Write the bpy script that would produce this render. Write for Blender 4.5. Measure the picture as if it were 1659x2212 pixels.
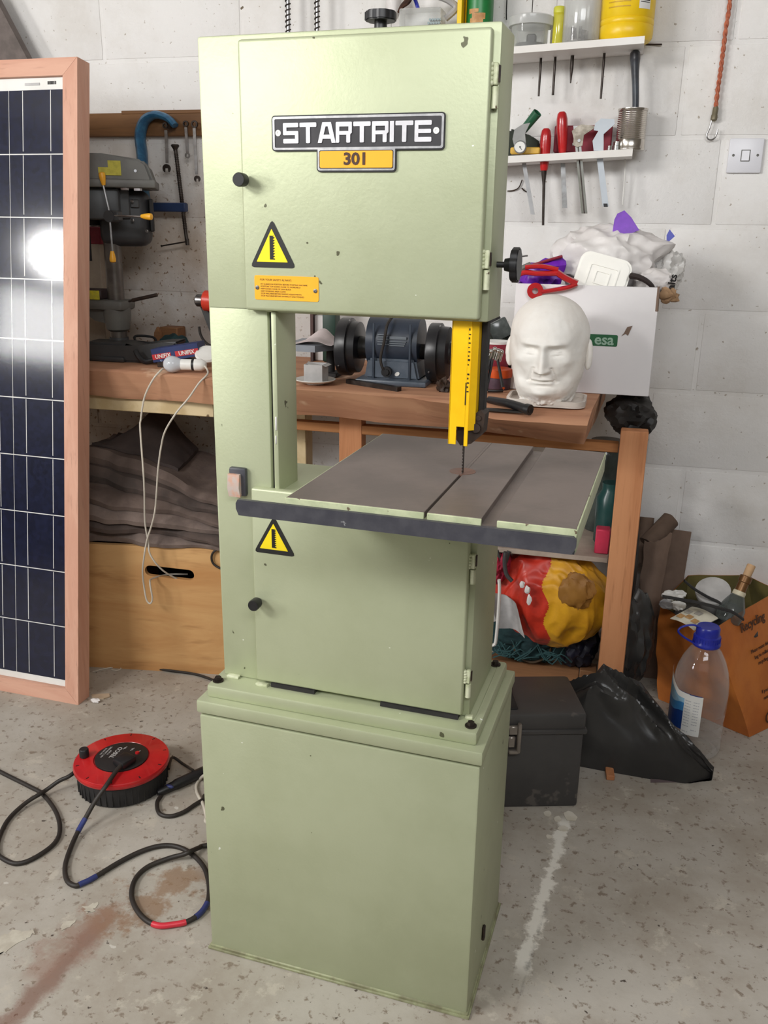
import bpy, bmesh, math, random
from mathutils import Vector, Matrix, noise
R=random.Random(7)
for o in list(bpy.data.objects): bpy.data.objects.remove(o)
SC=bpy.context.scene; COL=SC.collection
PI=math.pi
# ---------------------------------------------------------------- camera, sky, lights, exposure
cam=bpy.data.objects.new('camera',bpy.data.cameras.new('camera')); COL.objects.link(cam)
cam.data.sensor_fit='AUTO'; cam.data.sensor_width=36; cam.data.lens=31.5760; cam.data.clip_start=.05
cam.matrix_world=Matrix.Translation((0.5206,-2.691,1.306)) @ Matrix(((0.968135,-0.089332,0.233954),(0.249975,0.288489,-0.924276),(0.015074,0.953307,0.301627))).to_4x4()
SC.camera=cam
w=bpy.data.worlds.new('daylight'); SC.world=w; w.use_nodes=True
bg=w.node_tree.nodes['Background']; bg.inputs[0].default_value=(.93,.96,1,1); bg.inputs[1].default_value=.6
def area(name,loc,target,sx,sy,power,col):
    l=bpy.data.lights.new(name,'AREA'); l.shape='RECTANGLE'; l.size=sx; l.size_y=sy; l.energy=power; l.color=col
    o=bpy.data.objects.new(name,l); COL.objects.link(o); o.location=loc
    o.rotation_euler=(Vector(target)-Vector(loc)).to_track_quat('-Z','Y').to_euler(); return o
area('window_daylight',(-3.0,-3.02,1.87),(0,-.6,1.3),.27,.25,18,(1,.985,.96)).data.shape='ELLIPSE'
area('window_daylight_lower',(-3.05,-3.05,1.44),(0,-.6,1.3),.55,.4,16,(1,.985,.96))
area('high_window_daylight',(-1.75,-3.3,2.36),(0,-1,1.35),1.0,.5,60,(1,.99,.97))
area('right_fill_light',(.95,-3.15,2.36),(.5,0,1.4),1.6,.45,33,(.97,.985,1))  # unseen fill lamp added to brighten the right side
SC.view_settings.view_transform='Standard'; SC.view_settings.look='None'
SC.view_settings.exposure=0.0; SC.view_settings.gamma=1; SC.view_settings.use_curve_mapping=False
# ---------------------------------------------------------------- materials
def lin(c):
    return tuple(((v/255)/12.92 if v/255<=.04045 else ((v/255+.055)/1.055)**2.4) for v in c)+(1,)
MATS={}
def nodes(name):
    m=bpy.data.materials.new(name); m.use_nodes=True; nt=m.node_tree
    return m,nt,nt.nodes['Principled BSDF']
def N(nt,t,**k):
    n=nt.nodes.new(t)
    for a,v in k.items():
        if a.startswith('i_'): n.inputs[a[2:].replace('_',' ')].default_value=v
        else: setattr(n,a,v)
    return n
def mix(nt,fac,a,b):
    n=nt.nodes.new('ShaderNodeMix'); n.data_type='RGBA'
    for s,v in ((0,fac),(6,a),(7,b)):
        if hasattr(v,'is_linked') or hasattr(v,'node'): nt.links.new(v,n.inputs[s])
        else: n.inputs[s].default_value=v
    return n.outputs[2]
def ramp(nt,x,lo,hi):
    n=nt.nodes.new('ShaderNodeMapRange'); n.inputs[1].default_value=lo; n.inputs[2].default_value=hi
    n.interpolation_type='SMOOTHSTEP'; nt.links.new(x,n.inputs[0]); return n.outputs[0]
def coords(nt,world=False,scale=(1,1,1),rot=(0,0,0)):
    if world: o=nt.nodes.new('ShaderNodeNewGeometry').outputs['Position']
    else: o=nt.nodes.new('ShaderNodeTexCoord').outputs['Object']
    mp=nt.nodes.new('ShaderNodeMapping'); mp.inputs['Scale'].default_value=scale; mp.inputs['Rotation'].default_value=rot
    nt.links.new(o,mp.inputs[0]); return mp.outputs[0]
def noi(nt,co,s,d=5,r=.6,dist=0):
    n=N(nt,'ShaderNodeTexNoise'); n.inputs['Scale'].default_value=s; n.inputs['Detail'].default_value=d
    n.inputs['Roughness'].default_value=r; n.inputs['Distortion'].default_value=dist; nt.links.new(co,n.inputs['Vector']); return n.outputs['Fac']
def bump(nt,h,s,d,bs):
    b=N(nt,'ShaderNodeBump'); b.inputs['Strength'].default_value=s; b.inputs['Distance'].default_value=d
    nt.links.new(h,b.inputs['Height']); nt.links.new(b.outputs[0],bs.inputs['Normal'])
def pm(name,c,r=.5,m=0,c2=None,vs=9,b=0,bs=90,spots=None,world=False,stretch=(1,1,1),spec=.5,coat=0,bd=.004):
    if name in MATS: return MATS[name]
    mt,nt,p=nodes(name); co=coords(nt,world,stretch)
    if c2 is None: c2=tuple(v*.86 for v in c)
    col=mix(nt,ramp(nt,noi(nt,co,vs),.35,.65),lin(c),lin(c2))
    for s in (spots or []):
        sc,ss,th=s; col=mix(nt,ramp(nt,noi(nt,co,ss,4,.55),th,th+.03),col,lin(sc))
    nt.links.new(col,p.inputs['Base Color'])
    p.inputs['Roughness'].default_value=r; p.inputs['Metallic'].default_value=m
    p.inputs['Specular IOR Level'].default_value=spec; p.inputs['Coat Weight'].default_value=coat
    if b: bump(nt,noi(nt,co,bs,3),b,bd,p)
    MATS[name]=mt; return mt
def wood(name,c,c2,axis=0,r=.6,s=22,knots=0,spots=None):
    if name in MATS: return MATS[name]
    mt,nt,p=nodes(name); st=[1,1,1]; st[axis]=.07
    co=coords(nt,False,tuple(st)); co2=coords(nt)
    a=noi(nt,co,s,6,.62,.6); bb=noi(nt,co,s*4,3)
    col=mix(nt,ramp(nt,a,.3,.7),lin(c),lin(c2))
    col=mix(nt,ramp(nt,bb,.55,.8),col,lin(tuple(v*.9 for v in c2)))
    for sc,ss,th in (spots or []): col=mix(nt,ramp(nt,noi(nt,co2,ss,4,.6),th,th+.08),col,lin(sc))
    nt.links.new(col,p.inputs['Base Color']); p.inputs['Roughness'].default_value=r
    p.inputs['Specular IOR Level'].default_value=.3
    bump(nt,a,.25,.003,p); MATS[name]=mt; return mt
def clear(name,c=(235,240,240),alpha=.25,r=.08,gl=.5,emit=0):
    if name in MATS: return MATS[name]
    mt,nt,p=nodes(name); out=nt.nodes['Material Output']
    tr=N(nt,'ShaderNodeBsdfTransparent'); tr.inputs[0].default_value=lin((250,252,252))
    p.inputs['Base Color'].default_value=lin(c); p.inputs['Roughness'].default_value=r
    g_=N(nt,'ShaderNodeBsdfGlossy'); g_.inputs['Roughness'].default_value=max(.03,r*.6); fr=N(nt,'ShaderNodeFresnel'); fr.inputs[0].default_value=1.45
    ge=nt.nodes.new('ShaderNodeNewGeometry'); s_=N(nt,'ShaderNodeMath',operation='SUBTRACT'); s_.inputs[0].default_value=1; nt.links.new(ge.outputs['Backfacing'],s_.inputs[1])
    m_=N(nt,'ShaderNodeMath',operation='MULTIPLY'); nt.links.new(fr.outputs[0],m_.inputs[0]); nt.links.new(s_.outputs[0],m_.inputs[1])
    m1=N(nt,'ShaderNodeMixShader'); nt.links.new(m_.outputs[0],m1.inputs[0]); nt.links.new(tr.outputs[0],m1.inputs[1]); nt.links.new(g_.outputs[0],m1.inputs[2]); tr=m1
    ms=N(nt,'ShaderNodeMixShader'); lw=N(nt,'ShaderNodeLayerWeight'); lw.inputs[0].default_value=gl
    mr=N(nt,'ShaderNodeMapRange'); mr.inputs[3].default_value=alpha; mr.inputs[4].default_value=min(1,alpha+.45)
    nt.links.new(lw.outputs['Facing'],mr.inputs[0]); nt.links.new(mr.outputs[0],ms.inputs[0])
    nt.links.new(tr.outputs[0],ms.inputs[1]); nt.links.new(p.outputs[0],ms.inputs[2]); nt.links.new(ms.outputs[0],out.inputs[0])
    MATS[name]=mt; return mt
# painted block wall
def wall_mat():
    mt,nt,p=nodes('white_masonry_paint'); co=coords(nt,True)
    col=mix(nt,ramp(nt,noi(nt,co,3.2,6,.65),.42,.72),lin((232,230,228)),lin((219,215,210)))
    col=mix(nt,ramp(nt,noi(nt,co,75,3,.55),.66,.72),col,lin((172,162,150)))
    col=mix(nt,ramp(nt,noi(nt,co,26,3,.55),.735,.75),col,lin((112,100,84)))
    col=mix(nt,ramp(nt,noi(nt,co,9,4,.6),.76,.77),col,lin((138,122,96)))
    sp=N(nt,'ShaderNodeSeparateXYZ'); nt.links.new(nt.nodes.new('ShaderNodeNewGeometry').outputs['Position'],sp.inputs[0])
    def mul(a,b_):
        n=N(nt,'ShaderNodeMath',operation='MULTIPLY'); nt.links.new(a,n.inputs[0]); nt.links.new(b_,n.inputs[1]); return n.outputs[0]
    dirt_shade=mul(ramp(nt,sp.outputs[0],-.2,-.7),ramp(nt,sp.outputs[2],1.62,1.30))
    col=mix(nt,mul(dirt_shade,ramp(nt,noi(nt,co,3,5,.65),.2,.7)),col,lin((182,164,146)))  # dirt tint that also paints in the shade behind the panel
    col=mix(nt,mul(dirt_shade,ramp(nt,noi(nt,co,72,3,.55),.61,.66)),col,lin((146,124,104)))
    nt.links.new(col,p.inputs['Base Color']); p.inputs['Roughness'].default_value=.75; p.inputs['Specular IOR Level'].default_value=.25
    bump(nt,noi(nt,co,55,6,.7),.35,.006,p); MATS['wall']=mt; return mt
def floor_mat():
    mt,nt,p=nodes('worn_grey_floor_paint'); co=coords(nt,True)
    n1=noi(nt,co,3.5,7,.66); n2=noi(nt,co,48,5,.65); n3=noi(nt,co,13,6,.7)
    col=mix(nt,ramp(nt,n1,.36,.66),lin((180,174,165)),lin((160,151,139)))
    col=mix(nt,ramp(nt,n3,.56,.66),col,lin((186,179,167)))
    col=mix(nt,ramp(nt,n2,.56,.66),col,lin((132,120,107)))
    col=mix(nt,ramp(nt,noi(nt,co,62,4,.6),.66,.71),col,lin((78,69,62)))
    col=mix(nt,ramp(nt,noi(nt,co,22,3,.5),.72,.74),col,lin((196,192,184)))
    sep=N(nt,'ShaderNodeSeparateXYZ')
    def band(p0,p1,wd,c,amt,soft,rough,ns=9):
        nonlocal col
        d=Vector((p1[0]-p0[0],p1[1]-p0[1])); Ln=d.length; d/=Ln
        pos=N(nt,'ShaderNodeNewGeometry').outputs['Position']
        sb=N(nt,'ShaderNodeVectorMath',operation='SUBTRACT'); nt.links.new(pos,sb.inputs[0]); sb.inputs[1].default_value=(p0[0],p0[1],0)
        da=N(nt,'ShaderNodeVectorMath',operation='DOT_PRODUCT'); nt.links.new(sb.outputs[0],da.inputs[0]); da.inputs[1].default_value=(d.x,d.y,0)
        dn=N(nt,'ShaderNodeVectorMath',operation='DOT_PRODUCT'); nt.links.new(sb.outputs[0],dn.inputs[0]); dn.inputs[1].default_value=(-d.y,d.x,0)
        ab=N(nt,'ShaderNodeMath',operation='ABSOLUTE'); nt.links.new(dn.outputs['Value'],ab.inputs[0])
        nz=noi(nt,co,ns,6,.7)
        k=N(nt,'ShaderNodeMath',operation='MULTIPLY_ADD'); nt.links.new(nz,k.inputs[0]); k.inputs[1].default_value=rough; k.inputs[2].default_value=-rough*.5
        s=N(nt,'ShaderNodeMath',operation='ADD'); nt.links.new(ab.outputs[0],s.inputs[0]); nt.links.new(k.outputs[0],s.inputs[1])
        r1=ramp(nt,s.outputs[0],wd+soft,wd-soft)
        r2=ramp(nt,da.outputs['Value'],-.02,.02); r3=ramp(nt,da.outputs['Value'],Ln+.03,Ln-.03)
        f=N(nt,'ShaderNodeMath',operation='MULTIPLY'); nt.links.new(r1,f.inputs[0]); nt.links.new(r2,f.inputs[1])
        g=N(nt,'ShaderNodeMath',operation='MULTIPLY'); nt.links.new(f.outputs[0],g.inputs[0]); nt.links.new(r3,g.inputs[1])
        h=N(nt,'ShaderNodeMath',operation='MULTIPLY'); nt.links.new(g.outputs[0],h.inputs[0]); h.inputs[1].default_value=amt
        col=mix(nt,h.outputs[0],col,lin(c))
    band((-0.3934,-1.762,0),(-0.3507,-1.424,0),.020,(122,86,72),.72,.014,.07,24)
    band((-0.3602,-1.458,0),(-0.2279,-1.244,0),.035,(140,110,84),.75,.03,.34,20)
    band((-0.4113,-1.589,0),(-0.3497,-1.391,0),.030,(146,112,98),.5,.03,.26,20)
    band((0.5048,-0.8601,0),(0.4531,-1.341,0),.012,(228,224,215),.95,.006,.08,26)
    band((0.4514,-1.437,0),(0.4847,-1.16,0),.0,(92,88,84),.6,.006,.04,30)
    nt.links.new(col,p.inputs['Base Color']); p.inputs['Roughness'].default_value=.62; p.inputs['Specular IOR Level'].default_value=.35
    bump(nt,n2,.25,.003,p); return mt
def saw_paint():
    mt,nt,p=nodes('pale_green_machine_enamel'); co=coords(nt)
    col=mix(nt,ramp(nt,noi(nt,co,5,4),.35,.7),lin((183,189,158)),lin((175,181,149)))
    col=mix(nt,ramp(nt,noi(nt,co,40,2,.5),.755,.77),col,lin((92,92,70)))
    col=mix(nt,ramp(nt,noi(nt,co,55,2,.5),.765,.78),col,lin((232,235,225)))
    nt.links.new(col,p.inputs['Base Color']); p.inputs['Roughness'].default_value=.5; p.inputs['Metallic'].default_value=.35
    bump(nt,noi(nt,co,160,2),.12,.002,p); return mt
GREEN=saw_paint()
GREEN_D=pm('dirty_green_edge',(158,162,126),.5,c2=(126,124,96),vs=30)
CREAM_CHIP=pm('chipped_cream_enamel',(208,211,182),.5,c2=(180,186,150),vs=60,spots=[((92,74,56),70,.66)])
BLACK=pm('black_plastic',(32,31,34),.42,c2=(24,24,26)); BLACKM=pm('black_matt',(30,29,30),.75,c2=(42,40,40),vs=20)
STEEL=pm('bare_steel',(170,170,172),.32,m=1,c2=(140,138,136),vs=30); CHROME=pm('chrome',(215,213,208),.15,m=1)
DKSTEEL=pm('dark_oily_steel',(78,72,68),.45,m=.8,c2=(56,48,44),vs=25); RUST=pm('rusty_brown_steel',(70,54,44),.6,m=.4,c2=(48,38,33),vs=40)
TABLE=pm('worn_cast_iron',(128,116,110),.5,m=.35,c2=(112,102,97),vs=7,spots=[((146,112,70),4.5,.66)],b=.05,bs=120)
RAIL=pm('dark_slate_paint',(58,58,66),.45,c2=(70,70,76),vs=40,spots=[((140,140,142),46,.70)])
WHITE=pm('white_paint',(232,230,228),.5); WHITEP=pm('white_plastic',(235,234,230),.35,c2=(226,224,219))
GREYW=pm('grey_white_card',(196,194,194),.7); CARDW=pm('white_cardboard',(232,229,230),.6,c2=(222,219,221),vs=3)
CARD=pm('brown_cardboard',(128,106,92),.8,c2=(108,88,75),vs=6); RED=pm('red_plastic',(196,34,36),.28,c2=(170,24,30),coat=.3)
REDD=pm('dull_red',(148,38,56),.6,c2=(122,26,44)); YELLOW=pm('yellow_paint',(250,200,22),.35,c2=(240,186,16),vs=15)
YELP=pm('yellow_plastic',(246,208,30),.35,c2=(236,194,20)); AMBER=pm('amber_knob',(240,176,44),.4,c2=(226,158,34))
YLAB=pm('yellow_label',(252,226,30),.45,c2=(246,218,24)); OLAB=pm('orange_label',(250,180,40),.45,c2=(244,172,34)); INK=pm('black_ink',(26,24,24),.5); INKB=pm('brown_ink',(116,84,32),.6)
PURPLE=pm('purple_film',(122,44,190),.35,c2=(98,28,164),vs=14); PLASTER=pm('plaster',(247,244,239),.65,c2=(241,235,228),vs=10,b=.12,bs=70)
GREENP=pm('green_plastic',(40,104,72),.4,c2=(30,84,58)); DKGREEN=pm('dark_olive_fabric',(50,56,46),.8,c2=(38,42,36)); GREYP=pm('grey_plastic',(104,103,98),.5,c2=(92,90,86),vs=12)
DGREYP=pm('dark_grey_plastic',(66,66,66),.5,c2=(56,56,57),vs=8); BLUE=pm('blue_hammered_paint',(52,112,148),.4,c2=(38,88,124),vs=60); NAVY=pm('navy_paint',(38,58,98),.5)
BLUEG=pm('blue_grey_casting',(92,100,112),.4,c2=(78,88,100),vs=30); BLUEP=pm('blue_plastic',(44,54,170),.3,c2=(34,42,148)); SACK=pm('black_sack_film',(58,57,56),.33,c2=(44,43,43),vs=6)
TAPEB=pm('blue_tape',(52,62,122),.4); TAPER=pm('red_tape',(210,48,64),.4); FLEXW=pm('white_flex',(214,206,192),.5); FLEXB=pm('black_flex',(46,40,36),.55,c2=(38,33,30)); CLOTHA=pm('grey_brown_dust_sheet',(134,118,110),.95,c2=(112,98,92),vs=12,b=.3,bs=60); CLOTHC=pm('dark_brown_dust_sheet',(98,84,78),.95,c2=(80,70,66),vs=12,b=.3,bs=60); CLOTHB=pm('brown_dust_sheet',(118,102,94),.95,c2=(98,84,78),vs=12,b=.3,bs=60)
PWHITE=pm('off_white_film',(226,222,220),.45,c2=(214,208,206),vs=6); ORANGE=pm('orange_plastic',(226,92,34),.45,c2=(204,76,26)); ORBAG=pm('orange_woven_bag',(206,122,52),.6,c2=(186,102,40),vs=7,b=.15,bs=25); REDBAG=pm('red_film',(206,58,40),.4,c2=(172,44,34),vs=10); YELBAG=pm('yellow_film',(226,168,40),.42,c2=(198,140,32),vs=10); TEAL=pm('teal_cloth',(32,62,64),.9,c2=(24,46,50))
IVORY=pm('ivory_paint',(216,196,156),.6,c2=(196,172,128),vs=14,spots=[((120,96,66),20,.66)])
PINE=wood('pine_plywood',(214,170,116),(190,138,86),0,s=7); POSTW=wood('orange_pine_post',(204,144,102),(182,120,80),2,s=20); RAILW=wood('pine_rail',(178,124,78),(150,98,58),0)
SLABW=wood('live_edge_slab',(198,150,118),(174,124,96),0,r=.75,s=12,spots=[((122,92,82),5,.60),((216,180,150),6,.62)])
FRAMEW=wood('panel_frame_timber_upright',(214,168,146),(202,152,130),2,s=26); FRAMEH=wood('panel_frame_timber_cross',(214,168,146),(202,152,130),0,s=26)
BATTEN=wood('brown_batten',(132,94,60),(104,72,46),0,spots=[((70,50,36),9,.64)]); OLDW=wood('old_timber',(146,104,70),(118,82,56),0)
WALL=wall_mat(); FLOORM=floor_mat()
CLEAR=clear('clear_plastic',alpha=.12); CLEARG=clear('cloudy_plastic',(225,225,222),alpha=.2,r=.15); SMOKE=clear('smoked_plastic',(60,66,64),alpha=.7,r=.1); GLASSY=clear('yellow_liquid',(214,206,60),alpha=.72,r=.1); BULBG=clear('frosted_bulb_glass',(205,208,214),alpha=.86,r=.12)
# ---------------------------------------------------------------- mesh helpers
def V(*a): return Vector(a[0] if len(a)==1 else a)
def BM(): return bmesh.new()
def merge(bm,t,M=None):
    if M is not None: t.transform(M)
    mp=[bm.verts.new(v.co) for v in t.verts]; t.verts.index_update()
    for f in t.faces:
        try: bm.faces.new([mp[v.index] for v in f.verts])
        except ValueError: pass
    t.free(); return bm
def bx(bm,lo,hi,bev=0,M=None,seg=1):
    t=bmesh.new(); bmesh.ops.create_cube(t,size=1)
    lo=V(lo);hi=V(hi)
    for v in t.verts: v.co=Vector(((lo[i]+hi[i])/2+v.co[i]*(hi[i]-lo[i]) for i in range(3)))
    if bev: bmesh.ops.bevel(t,geom=t.edges[:],offset=bev,segments=seg,affect='EDGES',profile=.5)
    return merge(bm,t,M)
def frame(d):
    d=V(d).normalized(); a=Vector((0,0,1)) if abs(d.z)<.9 else Vector((1,0,0))
    x=a.cross(d).normalized(); return x,d.cross(x),d
def cyl(bm,p0,p1,r0,r1=None,n=16,cap=True):
    if r1 is None: r1=r0
    p0=V(p0);p1=V(p1); x,y,d=frame(p1-p0)
    A=[bm.verts.new(p0+(x*math.cos(k*2*PI/n)+y*math.sin(k*2*PI/n))*r0) for k in range(n)]
    B=[bm.verts.new(p1+(x*math.cos(k*2*PI/n)+y*math.sin(k*2*PI/n))*r1) for k in range(n)]
    for k in range(n): bm.faces.new((A[k],A[(k+1)%n],B[(k+1)%n],B[k]))
    if cap: bm.faces.new(A[::-1]); bm.faces.new(B)
    return bm
def lathe(bm,base,prof,axis=(0,0,1),n=24,caps=True):
    x,y,d=frame(axis); base=V(base); rings=[]
    for r,h in prof:
        rings.append([bm.verts.new(base+d*h+(x*math.cos(k*2*PI/n)+y*math.sin(k*2*PI/n))*max(r,1e-5)) for k in range(n)])
    for a,b in zip(rings,rings[1:]):
        for k in range(n): bm.faces.new((a[k],a[(k+1)%n],b[(k+1)%n],b[k]))
    if caps: bm.faces.new(rings[0][::-1]); bm.faces.new(rings[-1])
    return bm
def cr(P,k=6,closed=False):
    P=[V(p) for p in P]; n=len(P); out=[]
    for i in range(n if closed else n-1):
        p0=P[i-1] if (i>0 or closed) else P[0]; p1=P[i]; p2=P[(i+1)%n]; p3=P[(i+2)%n] if (i+2<n or closed) else P[-1]
        for j in range(k):
            t=j/k
            out.append(.5*((2*p1)+(p2-p0)*t+(2*p0-5*p1+4*p2-p3)*t*t+(3*p1-p0-3*p2+p3)*t**3))
    if not closed: out.append(P[-1])
    return out
def tube(bm,P,r,n=8,k=5,closed=False,flat=1):
    P=cr(P,k,closed) if k else [V(p) for p in P]; rings=[]; m=len(P); up=None
    for i,p in enumerate(P):
        d=(P[(i+1)%m]-P[i-1]) if closed else (P[min(i+1,m-1)]-P[max(i-1,0)])
        if d.length<1e-9: d=Vector((0,0,1))
        d.normalize()
        if up is None: up=frame(d)[1]
        x=up.cross(d)
        if x.length<1e-6: x=frame(d)[0]
        x.normalize(); up=d.cross(x)
        rr=r(i/(m-1)) if callable(r) else r
        rings.append([bm.verts.new(p+(x*math.cos(q*2*PI/n)+up*flat*math.sin(q*2*PI/n))*rr) for q in range(n)])
    for a,b in list(zip(rings,rings[1:]))+([(rings[-1],rings[0])] if closed else []):
        for q in range(n): bm.faces.new((a[q],a[(q+1)%n],b[(q+1)%n],b[q]))
    if not closed: bm.faces.new(rings[0][::-1]); bm.faces.new(rings[-1])
    return bm
def prism(bm,poly,o,u,v,wd):
    o=V(o);u=V(u);v=V(v);wd=V(wd)
    A=[bm.verts.new(o+u*a+v*b) for a,b in poly]; B=[bm.verts.new(q.co+wd) for q in A]; n=len(A)
    for k in range(n): bm.faces.new((A[k],A[(k+1)%n],B[(k+1)%n],B[k]))
    bm.faces.new(A[::-1]); bm.faces.new(B); return bm
def holed(bm,outer,inner,o,u,v,wd):
    t=bmesh.new(); o=V(o);u=V(u);v=V(v)
    es=[]
    for L in (outer,inner):
        vs=[t.verts.new(o+u*a+v*b) for a,b in L]
        es+=[t.edges.new((vs[i],vs[(i+1)%len(vs)])) for i in range(len(vs))]
    bmesh.ops.triangle_fill(t,edges=es,use_beauty=True)
    r=bmesh.ops.extrude_face_region(t,geom=t.faces[:])
    bmesh.ops.translate(t,verts=[e for e in r['geom'] if isinstance(e,bmesh.types.BMVert)],vec=V(wd))
    return merge(bm,t)
def arc(cx,cy,r,a0,a1,n): return [(cx+r*math.cos(a0+(a1-a0)*i/n),cy+r*math.sin(a0+(a1-a0)*i/n)) for i in range(n+1)]
def rrect(x0,y0,x1,y1,r,n=4):
    return arc(x1-r,y0+r,r,-PI/2,0,n)+arc(x1-r,y1-r,r,0,PI/2,n)+arc(x0+r,y1-r,r,PI/2,PI,n)+arc(x0+r,y0+r,r,PI,1.5*PI,n)
def ball(bm,c,r,n=3):
    t=bmesh.new(); bmesh.ops.create_icosphere(t,subdivisions=n,radius=1); r=r if hasattr(r,'__len__') else (r,r,r)
    for v in t.verts: v.co=Vector((c[0]+v.co.x*r[0],c[1]+v.co.y*r[1],c[2]+v.co.z*r[2]))
    return merge(bm,t)
def fbm(p,s): return noise.noise(p+Vector((s*7.3,s*3.1,s*5.7)))
def bag(bm,c,r,seed,amp=.22,f=2.2,sub=4,zmin=None,M=None,pts=(),fz=1):
    "crumpled film: a ball drawn out towards pts, with sharp creases"
    t=bmesh.new(); bmesh.ops.create_icosphere(t,subdivisions=sub,radius=1)
    for v in t.verts:
        n=v.co.copy()
        q=Vector((n.x*f,n.y*f,n.z*f*fz)); cre=1-abs(fbm(q,seed))*2; cre2=1-abs(fbm(q*2.3,seed+3))*2
        d=1+amp*(cre-.6)+amp*.5*(cre2-.6)+amp*.9*fbm(n*1.1,seed+9)
        for dv,am,sh in pts: d+=am*max(0,n.dot(V(dv).normalized()))**sh
        v.co=Vector((n.x*r[0],n.y*r[1],n.z*r[2]))*d
    if M is not None: t.transform(M)
    for v in t.verts:
        v.co+=V(c)
        if zmin is not None and v.co.z<zmin: v.co.z=zmin+(v.co.z-zmin)*.01
    return merge(bm,t)
def gslab(bm,top,bot,nu,nv):
    A=[[bm.verts.new(top(i/nu,j/nv)) for j in range(nv+1)] for i in range(nu+1)]
    B=[[bm.verts.new(bot(i/nu,j/nv)) for j in range(nv+1)] for i in range(nu+1)]
    for i in range(nu):
        for j in range(nv):
            bm.faces.new((A[i][j],A[i+1][j],A[i+1][j+1],A[i][j+1])); bm.faces.new((B[i][j+1],B[i+1][j+1],B[i+1][j],B[i][j]))
    for i in range(nu):
        bm.faces.new((B[i][0],B[i+1][0],A[i+1][0],A[i][0])); bm.faces.new((A[i][nv],A[i+1][nv],B[i+1][nv],B[i][nv]))
    for j in range(nv):
        bm.faces.new((A[0][j],A[0][j+1],B[0][j+1],B[0][j])); bm.faces.new((B[nu][j],B[nu][j+1],A[nu][j+1],A[nu][j]))
    return bm
def lerp(a,b,t): return a+(b-a)*t
def interp(tab,x):
    if x<=tab[0][0]: return tab[0][1]
    for (a,b),(c,d) in zip(tab,tab[1:]):
        if x<=c: return lerp(b,d,(x-a)/(c-a))
    return tab[-1][1]
# ---------------------------------------------------------------- objects
OFF={}
def props(o,label=None,cat=None,group=None,kind=None):
    for k,v in (('label',label),('category',cat),('group',group),('kind',kind)):
        if v: o[k]=v
    return o
def thing(name,label,cat,loc=(0,0,0),rz=None,group=None):
    o=bpy.data.objects.new(name,None); COL.objects.link(o); o.location=loc; o.empty_display_size=.05
    if rz is not None: o.rotation_euler=(0,0,rz); OFF[o.name]=Vector((0,0,0))
    else: OFF[o.name]=V(loc)
    return props(o,label,cat,group)
def ob(name,bm,mat,parent=None,ang=.7,label=None,flat=False):
    off=OFF.get(parent.name,Vector((0,0,0))) if parent else Vector((0,0,0))
    if isinstance(bm,bmesh.types.BMesh):
        bmesh.ops.recalc_face_normals(bm,faces=bm.faces[:]) if bm.faces else None
        if off.length: bmesh.ops.translate(bm,verts=bm.verts[:],vec=-off)
        me=bpy.data.meshes.new(name); bm.to_mesh(me); bm.free()
    else: me=bm
    if mat: me.materials.clear(); me.materials.append(mat)
    if not flat and len(me.polygons):
        me.polygons.foreach_set('use_smooth',[True]*len(me.polygons)); me.set_sharp_from_angle(angle=ang)
    o=bpy.data.objects.new(name,me); COL.objects.link(o)
    if parent: o.parent=parent
    OFF[o.name]=off
    if label: o['label']=label
    return o
def one(name,bm,mat,label,cat,group=None,ang=.7):
    vs=[v.co for v in bm.verts]; lo=[min(v[i] for v in vs) for i in range(3)]; hi=[max(v[i] for v in vs) for i in range(3)]
    c=Vector(((lo[0]+hi[0])/2,(lo[1]+hi[1])/2,lo[2]))
    bmesh.ops.translate(bm,verts=bm.verts[:],vec=-c); o=ob(name,bm,mat,None,ang); o.location=c; OFF[o.name]=c
    return props(o,label,cat,group)
def text(name,body,size,o,u,v,mat,parent,depth=.0006,align='CENTER',sx=1,bold=0):
    cu=bpy.data.curves.new('t','FONT'); cu.body=body; cu.size=size; cu.align_x=align; cu.align_y='CENTER'; cu.extrude=depth; cu.resolution_u=3; cu.offset=bold
    to=bpy.data.objects.new('t',cu); COL.objects.link(to); bpy.context.view_layer.update()
    me=bpy.data.meshes.new_from_object(to.evaluated_get(bpy.context.evaluated_depsgraph_get()))
    bpy.data.objects.remove(to); bpy.data.curves.remove(cu)
    b=bmesh.new(); b.from_mesh(me); bpy.data.meshes.remove(me)
    u=V(u).normalized();v=V(v).normalized();n=u.cross(v)
    M=Matrix((u,v,n)).transposed().to_4x4(); M.translation=V(o)
    b.transform(M@Matrix.Diagonal((sx,1,1,1)))
    return ob(name,b,mat,parent,flat=True)
def struct(o): o['kind']='structure'; return o
# ---------------------------------------------------------------- the room
b=BM(); bx(b,(-3.6,-4.6,-.06),(2.4,.0,0)); struct(ob('floor',b,FLOORM,flat=True))
BLK=pm('bare_blockwork',(128,122,114),.9,c2=(112,106,98),vs=4)
b=BM(); bx(b,(-3.7,-4.7,-.06),(-3.6,.12,2.55)); struct(ob('wall_left',b,BLK,flat=True))
b=BM(); bx(b,(2.4,-4.7,-.06),(2.5,.12,2.55)); struct(ob('wall_right',b,BLK,flat=True))
b=BM(); bx(b,(-3.6,-4.7,-.06),(2.4,-4.6,1.4)); struct(ob('front_light_block',b,BLK,flat=True))  # unseen wall, added low and open above to block light from below
b=BM(); bx(b,(-3.7,-4.7,2.55),(2.5,.12,2.6)); struct(ob('ceiling',b,pm('ceiling_board',(205,202,196),.8,vs=3),flat=True))
b=BM(); bx(b,(-3.6,.0022,-.06),(2.4,.12,2.55)); wall=struct(ob('wall_back',b,WALL,flat=True))
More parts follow.
